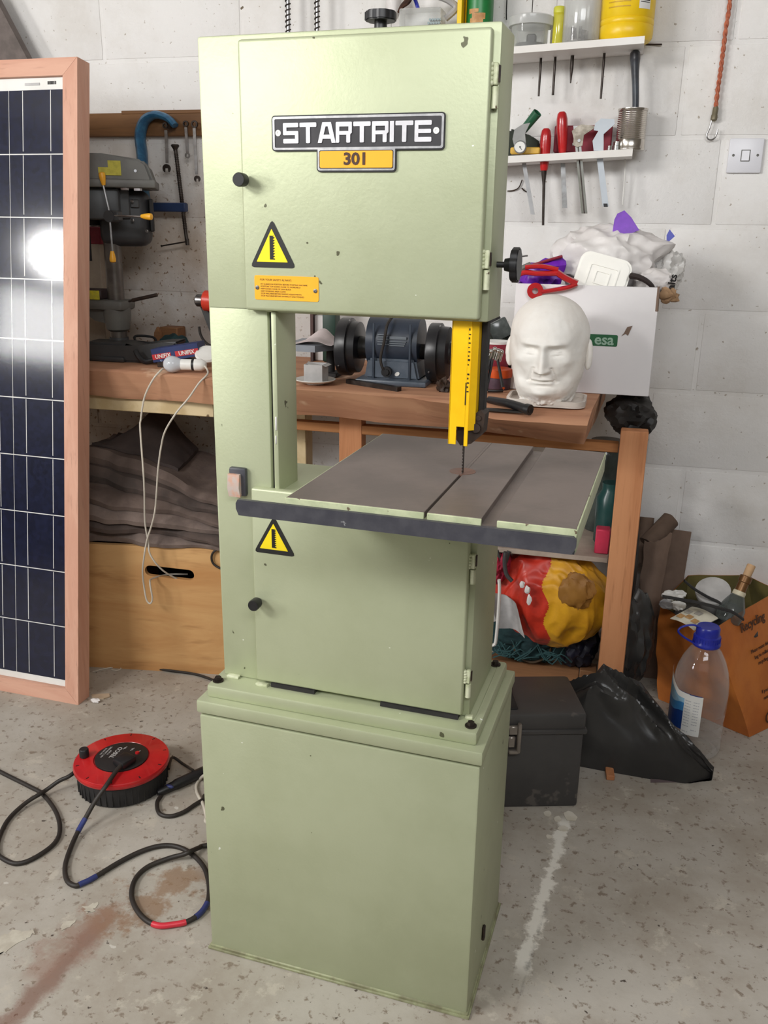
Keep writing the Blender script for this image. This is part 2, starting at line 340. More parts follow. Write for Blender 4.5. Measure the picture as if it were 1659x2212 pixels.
def block_mesh(x0,x1,z0,z1,seed):
    t=BM(); bx(t,(x0,-.0006,z0),(x1,.02,z1),.003,seg=2)
    for v in t.verts: v.co+=Vector((fbm(v.co*9,seed)*.003,abs(fbm(v.co*7,seed+2))*.0007,fbm(v.co*8,seed+5)*.002))
    return t
for k in range(-1,11):
    z0=max(0,.202+k*.225); z1=.4160+k*.225
    if z1<.05 or z0>2.5: continue
    z1=min(z1,2.549)
    x=(.745 if k%2 else .63)-.45*7
    while x<2.3:
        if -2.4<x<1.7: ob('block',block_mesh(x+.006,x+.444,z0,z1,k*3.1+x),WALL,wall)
        x+=.45
# board sloping across the wall behind the panel
b=BM(); prism(b,[(-1.215,1.68),(-1.365,1.96),(-1.62,1.96),(-1.5,1.68)],(0,-.08,0),(1,0,0),(0,0,1),(0,.03,0))
one('timber_board',b,pm('grey_brown_board',(116,106,102),.85,c2=(98,90,86),vs=20,b=.2),'grey-brown board sloping against the wall above the solar panel','board')
# ---------------------------------------------------------------- bandsaw (local axes: x along its front, y to the back)
saw=thing('bandsaw','tall pale green bandsaw on a sheet steel stand in the middle of the workshop','bandsaw',(-0.1206,-1.4367,0),-0.05967)
b=BM(); bx(b,(0,0,.004),(.4944,.285,.5),.004,seg=2); ob('stand_cabinet',b,GREEN,saw)
b=BM(); bx(b,(-.005,-.005,0),(.4994,.290,.005),.001); bx(b,(-.002,-.002,.004),(.4964,.287,.010),.002); ob('base_flange',b,GREEN_D,saw)
b=BM(); bx(b,(-.0035,-.0035,.504),(.498,.2885,.5289),.004,seg=2); ob('stand_rim',b,GREEN,saw)
b=BM(); bx(b,(.0095,.012,.5285),(.4845,.272,.5524),.005,seg=2); tray=ob('base_tray',b,GREEN,saw)
for x0,x1,y0,y1 in ((.4705,.4735,.03,.265),): 
    b=BM(); bx(b,(x0,y0,.5515),(x1,y1,.5535),.001); ob('tray_ridge',b,GREEN,saw)
for x,y in ((.0225,.031),(.470,.0305),(.466,.252),(.0225,.252)):
    b=BM(); cyl(b,(x,y,.552),(x,y,.5545),.0095,n=20); cyl(b,(x,y,.5545),(x,y,.5605),.0062,.0056,6); ob('bolt',b,DKSTEEL,saw,label='dark hexagon bolt')
# column and boxes: one fabricated frame
b=BM(); bx(b,(.0208,.056,.5524),(.121,.128,1.19),.004,seg=2); ob('column',b,GREEN,saw)
b=BM(); bx(b,(.0208,.056,1.181),(.4607,.146,1.5615),.0035,seg=2); ob('upper_wheel_box',b,GREEN,saw)
b=BM(); bx(b,(.0208,.0562,.5526),(.4618,.236,.9),.0035,seg=2); ob('lower_wheel_box',b,GREEN,saw)
b=BM(); bx(b,(.121,.064,.9),(.128,.12,1.182)); ob('column_gap_shade',b,BLACKM,saw,label='black strip standing for shade in the gap beside the column')  # black filler strip paints the shade between column and channel
b=BM(); bx(b,(.1275,.052,.898),(.1365,.128,1.183),.0025,seg=2); ob('blade_channel',b,GREEN,saw)
b=BM(); bx(b,(.1318,.0505,1.00),(.1345,.053,1.022),.0008); bx(b,(.1312,.0508,.978),(.1335,.053,.992),.0008); ob('paint_chip',b,WHITE,saw,label='white paint chips on the channel edge')
up=BM(); bx(up,(.0915,.0395,1.1845),(.4515,.0555,1.5525),.005,seg=3); up=ob('upper_door',up,GREEN,saw)
lo=BM(); bx(lo,(.0905,.0415,.5605),(.4525,.0575,.905),.004,seg=3); lo=ob('lower_door',lo,GREEN,saw)
b=BM(); bx(b,(.118,.0405,.5535),(.198,.0560,.5605)); ob('door_gap_shade',b,BLACKM,saw,label='black strip standing for shade in the gap under the lower door')  # black filler strips paint the shade under the lower door
b=BM(); bx(b,(.315,.0405,.5535),(.4465,.0560,.5605)); ob('door_gap_shade',b,BLACKM,saw,label='black strip standing for shade in the gap under the lower door')
for x0,x1,y in ((.03,.053,.047),(.09,.113,.036),(.456,.468,.05)):
    b=BM(); bx(b,(x0,y,.552),(x1,y+.010,.557),.0018,seg=2)
    for v in b.verts: v.co.x+=fbm(v.co*120,2)*.002; v.co.y+=fbm(v.co*120,5)*.0015
    ob('weld_tab',b,CREAM_CHIP,saw,label='cream painted weld tab')
def hinge(x,zt,zm,zb):
    b=BM()
    for k in range(5):
        z=lerp(zt,zm,(k+.5)/5); ball(b,(x-.0025+R.uniform(-.0008,.0008),.0475,z),(.0042,.004,(zt-zm)*.14),2)
    bx(b,(x-.001,.046,zm),(x+.0065,.0545,zt),.0015); cyl(b,(x+.003,.0505,zb),(x+.003,.0505,zm-.0015),.0047,n=14)
    h=ob('hinge',b,CREAM_CHIP,saw)
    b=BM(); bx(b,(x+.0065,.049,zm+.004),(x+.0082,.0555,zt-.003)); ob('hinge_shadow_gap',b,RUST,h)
hinge(.4535,1.512,1.485,1.457); hinge(.4535,1.279,1.254,1.226); hinge(.4545,.836,.812,.787); hinge(.4555,.640,.617,.592)
for i,(x,z) in enumerate(((.099,1.3685),(.101,.711))):
    b=BM(); lathe(b,(x,.040,z),[(.0045,0),(.0045,.006),(.0092,.008),(.0098,.022),(.0088,.0245),(.0,.0245)],(0,-1,0),20)
    ob('door_knob',b,BLACK,saw,label='black round door knob')
# badge
Y0=.0395
def slabP(poly,y,d,name,mat,par,**k): 
    b=BM(); prism(b,poly,(0,y,0),(1,0,0),(0,0,1),(0,-d,0)); return ob(name,b,mat,par,**k)
def Tpoly(e):
    x0,x1,z0,z1,a0,a1,z2=.1448-e,.3925+e,1.4085-e,1.4515+e,.2125-e,.3255+e,1.381-e; r=.003+e
    return arc(x1-r,z1-r,r,0,PI/2,3)+arc(x0+r,z1-r,r,PI/2,PI,3)+arc(x0+r,z0+r,r,PI,1.5*PI,3)+[(a0,z0)]+arc(a0+r,z2+r,r,PI,1.5*PI,3)+arc(a1-r,z2+r,r,-PI/2,0,3)+[(a1,z0)]+arc(x1-r,z0+r,r,-PI/2,0,3)
badge=slabP(Tpoly(.0018),Y0+.0005,.0032,'badge',BLACK,saw,label='black cast badge with silver raised letters')
b=BM(); holed(b,Tpoly(0),rrect(.1478,1.4112,.3895,1.4485,.002),(0,Y0-.0024,0),(1,0,0),(0,0,1),(0,-.0012,0)); 
ob('badge_border',b,pm('brushed_silver',(205,204,204),.35,m=.85,c2=(180,180,182),vs=60,spots=[((46,46,48),45,.74)]),badge,flat=True)
slabP(rrect(.148,1.4113,.3893,1.4484,.002),Y0-.0025,.0004,'badge_field',pm('charcoal_enamel',(52,50,54),.5,c2=(42,41,44),vs=30),badge,flat=True)
slabP(rrect(.2150,1.3835,.3230,1.4072,.002),Y0-.0034,.0006,'model_border',BLACK,badge,flat=True)
slabP(rrect(.2160,1.3845,.3222,1.4063,.002),Y0-.0038,.0006,'model_plate',pm('amber_plate',(252,178,34),.45,c2=(250,172,30)),badge,flat=True,label='orange model plate reading 301')
GL={'S':[(0,0,1,.22),(.78,.0,1,.6),(0,.4,1,.6),(0,.4,.22,1),(0,.78,1,1)],'T':[(0,.78,1,1),(.38,0,.62,1)],'I':[(0,0,1,1)],
 'R':[(0,0,.22,1),(0,.78,1,1),(.79,.44,1,.97),(.2,.38,.93,.56),(.66,0,.90,.44)],'E':[(0,0,.22,1),(0,0,1,.22),(.2,.4,.97,.6),(0,.78,1,1)]}
LM=pm('silver_letter',(222,221,224),.4,m=.5,c2=(208,206,210),vs=40,spots=[((90,88,92),60,.74)])
x=.1610; Wd={'S':.0230,'T':.0250,'A':.0265,'R':.0235,'I':.0058,'E':.0235}
for ch in 'STARTRITE':
    b=BM(); wd=Wd[ch]; h=.0265; zb=1.4168
    P=lambda a,c:(x+a*wd,zb+c*h)
    if ch=='A':
        prism(b,[P(0,0),P(.22,0),P(.44,.8),P(.56,.8),P(.78,0),P(1,0),P(.74,1),P(.26,1)],(0,Y0-.0029,0),(1,0,0),(0,0,1),(0,-.0012,0))
        prism(b,[P(.2,.2),P(.8,.2),P(.75,.4),P(.25,.4)],(0,Y0-.0029,0),(1,0,0),(0,0,1),(0,-.00115,0))
    else:
        for si,(a,c,d,e) in enumerate(GL[ch]):
            r=.0012 if ch!='I' else .0005
            prism(b,rrect(*P(a,c),*P(d,e),r,2),(0,Y0-.0029,0),(1,0,0),(0,0,1),(0,-.0012-.00005*si,0))
    ob('letter',b,LM,badge,flat=True); x+=wd+.0020-(.0018 if ch in 'A' else 0)
for x in (.1530,.3822):
    b=BM(); lathe(b,(x,Y0-.0028,1.4305),[(.0042,0),(.0042,.0008),(.0018,.0008),(.0016,.0002),(0,.0002)],(0,-1,0),20); r_=ob('rivet',b,WHITEP,badge)
text('model_number','301',.0215,(.2690,Y0-.0045,1.3953),(1,0,0),(0,0,1),pm('brown_black_ink',(74,42,22),.5),badge,sx=1.12,bold=.0007)
# warning triangles
def tri(cx,zb,wd,h,ins,r):
    P=[(cx-wd/2,zb),(cx+wd/2,zb),(cx,zb+h)]; c=(cx,zb+h/3)
    P=[(lerp(a,c[0],ins),lerp(z,c[1],ins)) for a,z in P]; out=[]
    for i in range(3):
        p=Vector(P[i]);a=(Vector(P[i-1])-p).normalized()*r;q=(Vector(P[(i+1)%3])-p).normalized()*r
        out+=[tuple(p+a),tuple(p+a*.3+q*.3),tuple(p+q)]
    return out
def warn(cx,zb,wd,h,y,worn):
    s=slabP(tri(cx,zb,wd,h,0,.006),y,.0006,'warning_sign',pm('black_sticker',(34,34,34),.5,spots=[((150,160,120),40,.69 if worn else .73)]),saw,flat=True,label='black-edged yellow triangle with a saw blade')
    slabP(tri(cx-.001,zb+.0008,wd,h,.32,.0008),y-.0007,.0003,'yellow_field',YLAB,s,flat=True)
    z0=zb+h*.17;z1=zb+h*.66;x0=cx-.0042;n=9; P=[(x0,z1),(x0,z0),(x0+.0078,z0)]
    for k in range(n): P+=[(x0+.0082,z0+(z1-z0)*(k+.35)/n),(x0+.0048,z0+(z1-z0)*(k+.6)/n)]
    P+=[(x0+.0075,z1)]
    slabP(P,y-.0011,.0003,'saw_blade_symbol',INK,s,flat=True)
warn(.1395,1.2475,.0735,.0685,Y0,False); warn(.1305,.7965,.0735,.0655,.0415,True)
# yellow safety plate
tag=slabP(rrect(.109,1.2010,.2115,1.2362,.003),Y0,.0008,'safety_plate',OLAB,saw,flat=True,label='orange safety plate with small print')
for x,z in ((.1135,1.2185),(.2065,1.2165)):
    b=BM(); lathe(b,(x,Y0-.0008,z),[(.0032,0),(.003,.001),(.0014,.0012),(.001,.0004),(0,.0004)],(0,-1,0),14); ob('rivet',b,STEEL,tag)
text('heading','FOR YOUR SAFETY ALWAYS',.0040,(.1180,Y0-.0010,1.2300),(1,0,0),(0,0,1),INKB,tag,.0001,'LEFT')
for i,l in enumerate(('FIT GUARDS IN POSITION BEFORE STARTING MACHINE','POSITION TOP GUARD CLOSE TO WORKPIECE','KEEP HANDS CLEAR OF SAW BLADE','KEEP WORKING AREA CLEAN','STOP MACHINE BEFORE MAKING ADJUSTMENTS','STOP MACHINE BEFORE LEAVING IT UNATTENDED')):
    text('print_line',l,.0030,(.1190,Y0-.0010,1.2237-i*.0034),(1,0,0),(0,0,1),INKB,tag,.0001,'LEFT')
# rocker switch
b=BM(); bx(b,(.0495,.046,.8865),(.0800,.0565,.9345),.004,seg=2); sw=ob('switch_box',b,RAIL,saw,label='slate rocker switch box')
b=BM(); prism(b,[(0,0),(.006,-.004),(.0105,.012),(.0075,.034),(0,.034)],(.0512,.0475,.8905),(0,-1,0),(0,0,1),(.0205,0,0)); ob('rocker',b,pm('salmon_rocker',(206,152,126),.5,c2=(190,176,168),vs=60),sw)
# table
zt=.947; x0,x1,y0,y1=.2215,.6225,-.115,.322
b=BM(); bx(b,(x0,y0,zt-.036),(x1,y1,zt-.010),.004,seg=2); tb=ob('table_casting',b,CREAM_CHIP if 0 else GREEN,saw)
b=BM(); bx(b,(x0,y0-.0004,zt-.012),(.4213,y0+.004,zt-.0006),.0008); bx(b,(.4256,y0-.0004,zt-.012),(.4990,y0+.004,zt-.0006),.0008); bx(b,(.5195,y0-.0004,zt-.012),(x1,y0+.004,zt-.0006),.0008)
bx(b,(x1-.004,y0,zt-.012),(x1+.0004,y1,zt-.0006),.0008); bx(b,(x0-.0004,y0,zt-.012),(x0+.004,y1,zt-.0006),.0008); ob('table_edge',b,pm('chipped_green_edge',(196,202,166),.5,c2=(176,184,148),vs=40,spots=[((110,96,76),60,.64)]),tb)
tt=BM()
bx(tt,(x0+.0015,y0+.0015,zt-.0105),(.4213,y1-.0015,zt),.0006); bx(tt,(.4213,.112,zt-.0105),(.4256,y1-.0015,zt))
bx(tt,(.4256,y0+.0015,zt-.0105),(.4990,y1-.0015,zt),.0006); bx(tt,(.5195,y0+.0015,zt-.0105),(x1-.0015,y1-.0015,zt),.0006)
bx(tt,(.4990,y0+.0015,zt-.0108),(.5195,y1-.0015,zt-.0085)); ob('table_top',tt,TABLE,tb,label='brown-grey cast iron top with a blade slot and a groove')
b=BM(); cyl(b,(.4215,.110,zt-.003),(.4215,.110,zt+.0004),.0205,n=28); ob('table_insert',b,pm('coppery_insert',(128,92,76),.5,m=.4,c2=(112,88,78),vs=30),tb)
b=BM(); bx(b,(.35,.06,.86),(.50,.2,zt-.034),.006); ob('trunnion',b,RAIL,saw)
b=BM(); prism(b,[(0,0),(.004,-.0095),(.4680,-.0095),(.4725,0),(.4725,.010),(.4685,.0135),(.003,.0135),(0,.008)],(.1508,-.121,.9260),(1,0,0),(0,0,1),(0,-.0065,0))
bx(b,(.153,-.122,.9150),(.6215,-.112,.9180)); ob('fence_rail',b,RAIL,saw,label='dark slate rail along the front of the table')
# guard post and blade
b=BM(); bx(b,(.4075,.0640,1.000),(.4190,.0665,1.185)); bx(b,(.4190,.0640,1.027),(.4320,.0665,1.185)); bx(b,(.4310,.0640,.998),(.4370,.0665,1.185),.0006)
prism(b,[(.437,.0640),(.4455,.072),(.4455,.099),(.4430,.099),(.4430,.073),(.436,.0665)],(0,0,1.022),(1,0,0),(0,1,0),(0,0,.162)); bx(b,(.4072,.0640,1.000),(.4095,.094,1.185),.0004)
gd=ob('blade_guard',b,pm('yellow_guard_paint',(250,200,24),.35,c2=(244,190,16),vs=18,spots=[((226,214,170),30,.70)]),saw,label='yellow channel guard over the blade')
b=BM()
for k in range(14):
    z=1.168-k*.0062-(.008 if k>8 else 0); bx(b,(.4325,.0632,z),(.4325+(.0028 if k%2 else .0016),.0641,z+.0012+.0018*R.random()))
bx(b,(.4305,.0632,1.060),(.4318,.0641,1.093)); ob('scale_marks',b,INK,gd)
b=BM(); bx(b,(.446,.088,1.02),(.4545,.108,1.19),.001); ob('guide_post',b,BLACKM,saw,label='black steel guide post')
b=BM(); prism(b,[(.418,1.004),(.424,.996),(.440,1.000),(.457,1.016),(.459,1.046),(.452,1.052),(.436,1.04),(.418,1.03)],(0,.075,0),(1,0,0),(0,0,1),(0,.032,0)); cyl(b,(.447,.071,1.025),(.447,.076,1.025),.007,n=12); cyl(b,(.45,.073,1.04),(.45,.076,1.04),.004,n=8); ob('guide_bracket',b,RUST,saw)
b=BM(); prism(b,[(.0965+.0,.94)]+[(.0965-.0012*(k%2),.94+.0024*k) for k in range(0,40)]+[(.0965,1.04),(.106,1.04),(.106,.94)],(.4229,0,0),(0,1,0),(0,0,1),(.0012,0,0)); ob('blade',b,DKSTEEL,saw,flat=True)
# hand wheels
def wheel(name,c,ax,r,th,lob=7):
    x,y,d=frame(ax); P=[]
    for k in range(84):
        a=k*2*PI/84; rr=r*(1-.07*(.5+.5*math.cos(lob*a))**3); P.append((rr*math.cos(a),rr*math.sin(a)))
    b=BM(); prism(b,[(p*.93,q*.93) for p,q in P],V(c)-d*th*.5,x,y,d*th*.12); prism(b,P,V(c)-d*th*.38,x,y,d*th*.76); prism(b,[(p*.93,q*.93) for p,q in P],V(c)+d*th*.38,x,y,d*th*.12)
    return b,d
b,d=wheel('w',(.2815,.10,1.583),(0,0,1),.0222,.012); cyl(b,(.2815,.10,1.560),(.2815,.10,1.578),.0095,.0085,16); ob('tension_handwheel',b,BLACK,saw,label='black lobed handwheel on top')
b,d=wheel('w',(.4875,.100,1.2585),(1,0,0),.0245,.011); cyl(b,(.472,.10,1.2585),(.483,.10,1.2585),.0085,.0105,16); cyl(b,(.460,.10,1.2585),(.473,.10,1.2585),.0042,n=12); kw=ob('guide_handwheel',b,BLACK,saw,label='black lobed handwheel on the right side')
b=BM(); bx(b,(.4943,.105,.071),(.4995,.118,.100),.002); ob('foot_bracket',b,RUST,saw)
# ---------------------------------------------------------------- solar panel
A=math.radians(8.1); yaw=math.atan2(.02,.268)
pn=thing('solar_panel','solar panel in a reddish timber frame leaning at the left edge of the photo','solar panel',(-0.8684,-0.7076,0),0)
pn.rotation_euler=(0,0,0)
PM=Matrix.Translation((-0.8684,-0.7076,0))@Matrix.Rotation(-yaw*.6,4,'Z')@Matrix.Rotation(-A,4,'X')
OFF[pn.name]=Vector((-0.8684,-0.7076,0))
def pb(lo,hi,bev=0,b=None):
    b=b or BM(); bx(b,lo,hi,bev,PM); return b
HT=1.722; WF=.043; DP=.052; WT=.785
for nm,poly in (('frame_upright',[(-WF,WF),(0,0),(0,HT),(-WF,HT-WF)]),('frame_upright',[(-WT,0),(-WT+WF,WF),(-WT+WF,HT-WF),(-WT,HT)])):
    b=BM(); prism(b,poly,(0,0,0),(1,0,0),(0,0,1),(0,DP,0)); b.transform(PM); ob(nm,b,FRAMEW,pn)
for nm,poly in (('frame_rail',[(-WT+.0008,0),(-.0008,0),(-WF,WF-.0008),(-WT+WF,WF-.0008)]),('frame_rail',[(-WT+WF,HT-WF+.0008),(-WF,HT-WF+.0008),(-.0008,HT),(-WT+.0008,HT)])):
    b=BM(); prism(b,poly,(0,0,0),(1,0,0),(0,0,1),(0,DP,0)); b.transform(PM); ob(nm,b,FRAMEH,pn)
ob('backsheet',pb((-WT+WF,.012,WF),(-WF,.016,HT-WF)),WHITEP,pn)
CELLM,nt,p_=nodes('silicon_cell'); co=coords(nt,True); vo=N(nt,'ShaderNodeTexVoronoi'); vo.inputs['Scale'].default_value=90; nt.links.new(co,vo.inputs['Vector'])
nt.links.new(mix(nt,vo.outputs['Color'],lin((13,16,36)),lin((24,29,56))),p_.inputs['Base Color']); p_.inputs['Roughness'].default_value=.4; p_.inputs['Specular IOR Level'].default_value=.15
CW=.1700; RW=(HT-2*WF-.046)/10; z0=HT-WF-.028
for i in range(4):
    for j in range(10):
        xr=-WF-.0015-i*(CW+.0025); zz=z0-j*RW
        if xr-CW<-WT+WF: continue
        c=ob('cell',pb((xr-CW,.0108,zz-RW+.0015),(xr,.0122,zz-.0015)),CELLM,pn,flat=True)
        b=BM(); 
        for fx in (.25,.75): pb((xr-CW*fx-.0009,.0102,zz-RW+.007),(xr-CW*fx+.0009,.0109,zz-.003),0,b)
        ob('busbars',b,WHITEP,c,flat=True)
b=BM()
for k in range(9): pb((-.072-k*.003,.0105,HT-WF-.017),(-.072-k*.003+R.choice((.0008,.0016,.002)),.0112,HT-WF-.009),0,b)
ob('barcode',b,INK,pn,flat=True)
b=BM(); pb((-.165,.0105,HT-WF-.018),(-.12,.0113,HT-WF-.012),0,b); ob('label_print',b,GREYW,pn,flat=True)
GLS,nt,p_=nodes('panel_glass'); out=nt.nodes['Material Output']; tr=N(nt,'ShaderNodeBsdfTransparent'); gl=N(nt,'ShaderNodeBsdfGlossy'); gl.inputs['Roughness'].default_value=.11
fr=N(nt,'ShaderNodeFresnel'); fr.inputs[0].default_value=1.5; ms=N(nt,'ShaderNodeMixShader'); bf=nt.nodes.new('ShaderNodeNewGeometry'); sb_=N(nt,'ShaderNodeMath',operation='SUBTRACT'); sb_.inputs[0].default_value=1; nt.links.new(bf.outputs['Backfacing'],sb_.inputs[1]); mu_=N(nt,'ShaderNodeMath',operation='MULTIPLY'); nt.links.new(fr.outputs[0],mu_.inputs[0]); nt.links.new(sb_.outputs[0],mu_.inputs[1]); nt.links.new(mu_.outputs[0],ms.inputs[0]); nt.links.new(tr.outputs[0],ms.inputs[1]); nt.links.new(gl.outputs[0],ms.inputs[2]); nt.links.new(ms.outputs[0],out.inputs[0])
ob('glass_pane',pb((-WT+WF,.006,WF),(-WF,.009,HT-WF)),GLS,pn,flat=True)
# ---------------------------------------------------------------- workbench
BT=.92
bench=thing('workbench','long workbench with a thick live-edge wooden slab top behind the bandsaw','workbench',(-.4,-.3,0))
YF=[(-1.4,-.47),(-.88,-.475),(-.74,-.478),(-.53,-.50),(-.25,-.575),(-.1,-.577),(.07,-.603),(.15,-.637),(.25,-.672),(.36,-.682),(.49,-.684)]
YB=[(-1.4,-.44),(-.9,-.44),(-.77,-.432),(-.545,-.456),(-.27,-.505),(-.13,-.52),(.14,-.542),(.23,-.557),(.35,-.597),(.47,-.625)]
def stop(u,v):
    x=lerp(-1.4,lerp(.474,.508,v),u); y=lerp(interp(YF,x),-.03,v**1.3); dip=.022*max(0,min(1,(x-.16)/.1))*max(0,1-v*5)
    q=Vector((x,y,0)); return (x,y+.010*fbm(q*14,3)*(v<.02),BT-dip-.0022*abs(fbm(q*9,1))-(.004 if v<.02 else 0))
def sbot(u,v):
    x=lerp(-1.4,lerp(.468,.502,v),u); y=lerp(interp(YB,x),-.03,v); return (x,y+.012*fbm(Vector((x,y,0))*10,6)*(v<.02),.838+.006*fbm(Vector((x,y,0))*6,4))
b=BM(); gslab(b,stop,sbot,90,18); ob('slab_top',b,SLABW,bench)
b=BM(); bx(b,(-1.4,-.42,.795),(-.548,-.375,.838),.002); ob('front_rail',b,IVORY,bench,label='ivory painted front rail')
b=BM(); bx(b,(-.5,-.4185,.776),(.549,-.385,.80),.002); ob('front_rail',b,RAILW,bench)
def post(x0,x1,y,yd,z0,z1,m): 
    b=BM(); bx(b,(x0,y,z0),(x1,y+yd,z1),.002); return ob('post',b,m,bench)
post(.550,.6155,-.4645,.043,0,.843,POSTW); post(-.183,-.119,-.42,.042,0,.838,POSTW); post(-.352,-.320,-.30,.06,0,.838,IVORY); post(.598,.618,-.05,.04,0,.90,OLDW)
b=BM(); bx(b,(-.35,-.4,.474),(.549,-.06,.488),.001); ob('lower_shelf',b,pm('pale_shelf_board',(176,160,146),.6,c2=(150,136,124)),bench,label='pale lower shelf')
b=BM(); bx(b,(-.30,-.26,0),(.50,-.215,.085),.002); ob('floor_rail',b,OLDW,bench); b=BM(); bx(b,(.502,-.27,0),(.549,-.215,.09),.002); ob('floor_rail',b,OLDW,bench)
# ---------------------------------------------------------------- batten with hanging tools
b=BM(); bx(b,(-1.4,-.024,1.560),(-.62,.003,1.626),.002); bx(b,(-.995,-.026,1.622),(-.62,-.004,1.632),.0015); one('wall_batten',b,BATTEN,'brown timber batten fixed to the wall above the pillar drill','batten')
cl=thing('g_clamp','large blue G-clamp hanging from the brown batten','clamp',(-.87,-.06,1.35))
b=BM(); pts=[(-0.8066,-0.05,1.586),(-0.8236,-0.05,1.603),(-0.8471,-0.05,1.613),(-0.8726,-0.05,1.616),(-0.8993,-0.05,1.605),(-0.9162,-0.05,1.582),(-0.9232,-0.05,1.55),(-0.9204,-0.05,1.504),(-0.9216,-0.05,1.445),(-0.9223,-0.05,1.392),(-0.9138,-0.05,1.357)]
tube(b,pts,lambda t: lerp(.019,.026,min(1,t*2)),8,5,flat=.5); ob('clamp_frame',b,BLUE,cl)
b=BM(); p0=(-0.9141,-0.05,1.353); p1=(-0.782,-0.05,1.356); bx(b,(p0[0],-.062,p1[2]-.013),(p1[0],-.038,p1[2]+.013),.003); ob('clamp_arm',b,NAVY,cl)
b=BM(); p0=Vector((-0.809,-0.05,1.521)); p1=Vector((-0.7863,-0.05,1.25)); cyl(b,p0,p1,.0055,n=10); d=(p1-p0)
for k in range(44):
    q=p0+d*(.05+.8*k/44); cyl(b,q,q+d*.008,.0072,.0062,8)
cyl(b,(-0.7855,-0.05,1.265),(-0.785,-0.05,1.246),.006,n=10); ob('screw',b,DKSTEEL,cl)
b=BM(); lathe(b,(-0.8098,-0.05,1.534),[(.0105,0),(.013,-.004),(.006,-.014),(.006,-.018)],(0,0,1),14); ob('swivel_pad',b,DKSTEEL,cl)
b=BM(); cyl(b,(-0.8719,-0.052,1.242),(-0.7834,-0.052,1.257),.0022,n=8); ball(b,(-0.8719,-0.052,1.242),.004,1); ob('tommy_bar',b,DKSTEEL,cl)
def spanner(ring,shaft0,shaft1,jaw,y,rr,jr,wd,label,openend=True,ring2=False):
    t=thing('spanner',label,'spanner',shaft1,group=None)
    b=BM(); x,yy,d=Vector((1,0,0)),Vector((0,0,1)),Vector((0,-1,0))
    c=V(ring)-d*.0; o_=arc(0,0,rr,0,2*PI,20)[:-1]; i_=arc(0,0,rr*.58,0,2*PI,12)[:-1]; holed(b,o_,i_,c,x,yy,(0,-.006,0)); ob('ring_end',b,DKSTEEL if rr<.011 else STEEL,t)
    b=BM(); u=(V(shaft1)-V(shaft0)).normalized(); s=u.cross(Vector((0,1,0))).normalized(); L=(V(shaft1)-V(shaft0)).length
    prism(b,[(-wd,0),(wd,0),(wd*.8,L),(-wd*.8,L)],V(shaft0)+Vector((0,-.001,0)),s,u,(0,-.005,0)); ob('shank',b,STEEL,t)
    b=BM(); 
    if openend:
        P=arc(0,0,jr,PI*.40+.0,-PI*1.40,18); P=[(a,q) for a,q in arc(0,0,jr,PI/2-.55-PI,-1.5*PI+.55-PI,18)]
        P+=[(P[-1][0]*.45,-jr*.9*.55),(jr*.42*-1 if P[-1][0]<0 else jr*.42,jr*.15),(P[0][0]*.5,jr*.15)]
        prism(b,[(math.cos(a)*jr,math.sin(a)*jr) for a in [-.9-.0+0*1]+[]] or [(0,0)],jaw,x,yy,(0,-.006,0)) if 0 else None
        Q=[(jr*math.sin(a),-jr*math.cos(a)) for a in [.55+ (2*PI-1.1)*k/16 for k in range(17)]]
        Q+=[(-jr*.42,jr*.05),(jr*.42,jr*.05)]
        prism(b,Q,jaw,x,yy,(0,-.006,0))
    else: holed(b,arc(0,0,jr,0,2*PI,18)[:-1],arc(0,0,jr*.55,0,2*PI,10)[:-1],jaw,x,yy,(0,-.006,0))
    ob('jaw' if openend else 'ring_end',b,DKSTEEL if jr>.009 else STEEL,t); return t
spanner((-0.8393,-0.045,1.587),(-0.8371,-0.045,1.574),(-0.8399,-0.045,1.482),(-0.8424,-0.045,1.467),0,.0085,.0125,.0048,'combination spanner hanging in front of the blue clamp tip, dark open jaw down')
spanner((-0.7777,-0.035,1.592),(-0.7767,-0.035,1.582),(-0.7761,-0.035,1.511),(-0.7766,-0.035,1.504),0,.0088,.0078,.0046,'short ring spanner hanging from the batten, left of the long one by the saw column',False)
spanner((-0.7469,-0.04,1.59),(-0.7475,-0.04,1.579),(-0.7467,-0.04,1.45),(-0.7458,-0.04,1.438),0,.0105,.0095,.0048,'long bright spanner hanging from the batten, half hidden by the saw column')
# ---------------------------------------------------------------- pillar drill
dr=thing('pillar_drill','grey bench pillar drill with yellow-knobbed feed handles standing on the bench','drill',(-.925,-.25,BT))
DM=Matrix.Translation((-.925,-.25,0))@Matrix.Rotation(math.radians(25),4,'Z')
def dob(name,b,m,par,**k): b.transform(DM); return ob(name,b,m,par,**k)
b=BM()
P=[(-.21,1.405),(.128,1.400),(.133,1.418),(.117,1.466),(.104,1.475),(.0,1.488),(-.08,1.488),(-.21,1.47)]
prism(b,P,(0,-.105,0),(1,0,0),(0,0,1),(0,.20,0)); bmesh.ops.bevel(b,geom=b.edges[:],offset=.008,segments=2,affect='EDGES')
cv=dob('belt_cover',b,GREYP,dr); b=BM(); bx(b,(-.21,-.110,1.401),(.1375,.098,1.423),.004,seg=2); dob('cover_rim',b,GREYP,cv)
b=BM(); bx(b,(-.012,-.1085,1.432),(.014,-.1045,1.452)); bx(b,(.014,-.1085,1.432),(.048,-.1045,1.470)); dob('warning_sticker',b,pm('olive_yellow_sticker',(190,180,60),.6,c2=(170,160,50),vs=60),cv,flat=True)
b=BM(); lathe(b,(.086,-.104,1.445),[(.0048,0),(.004,.003),(0,.003)],(0,-1,0),10); dob('cover_screw',b,STEEL,cv)
b=BM(); bx(b,(-.20,-.08,1.315),(.035,.07,1.402),.012,seg=2); dob('drill_head',b,pm('dark_head_casting',(74,76,78),.5,c2=(62,63,65)),dr)
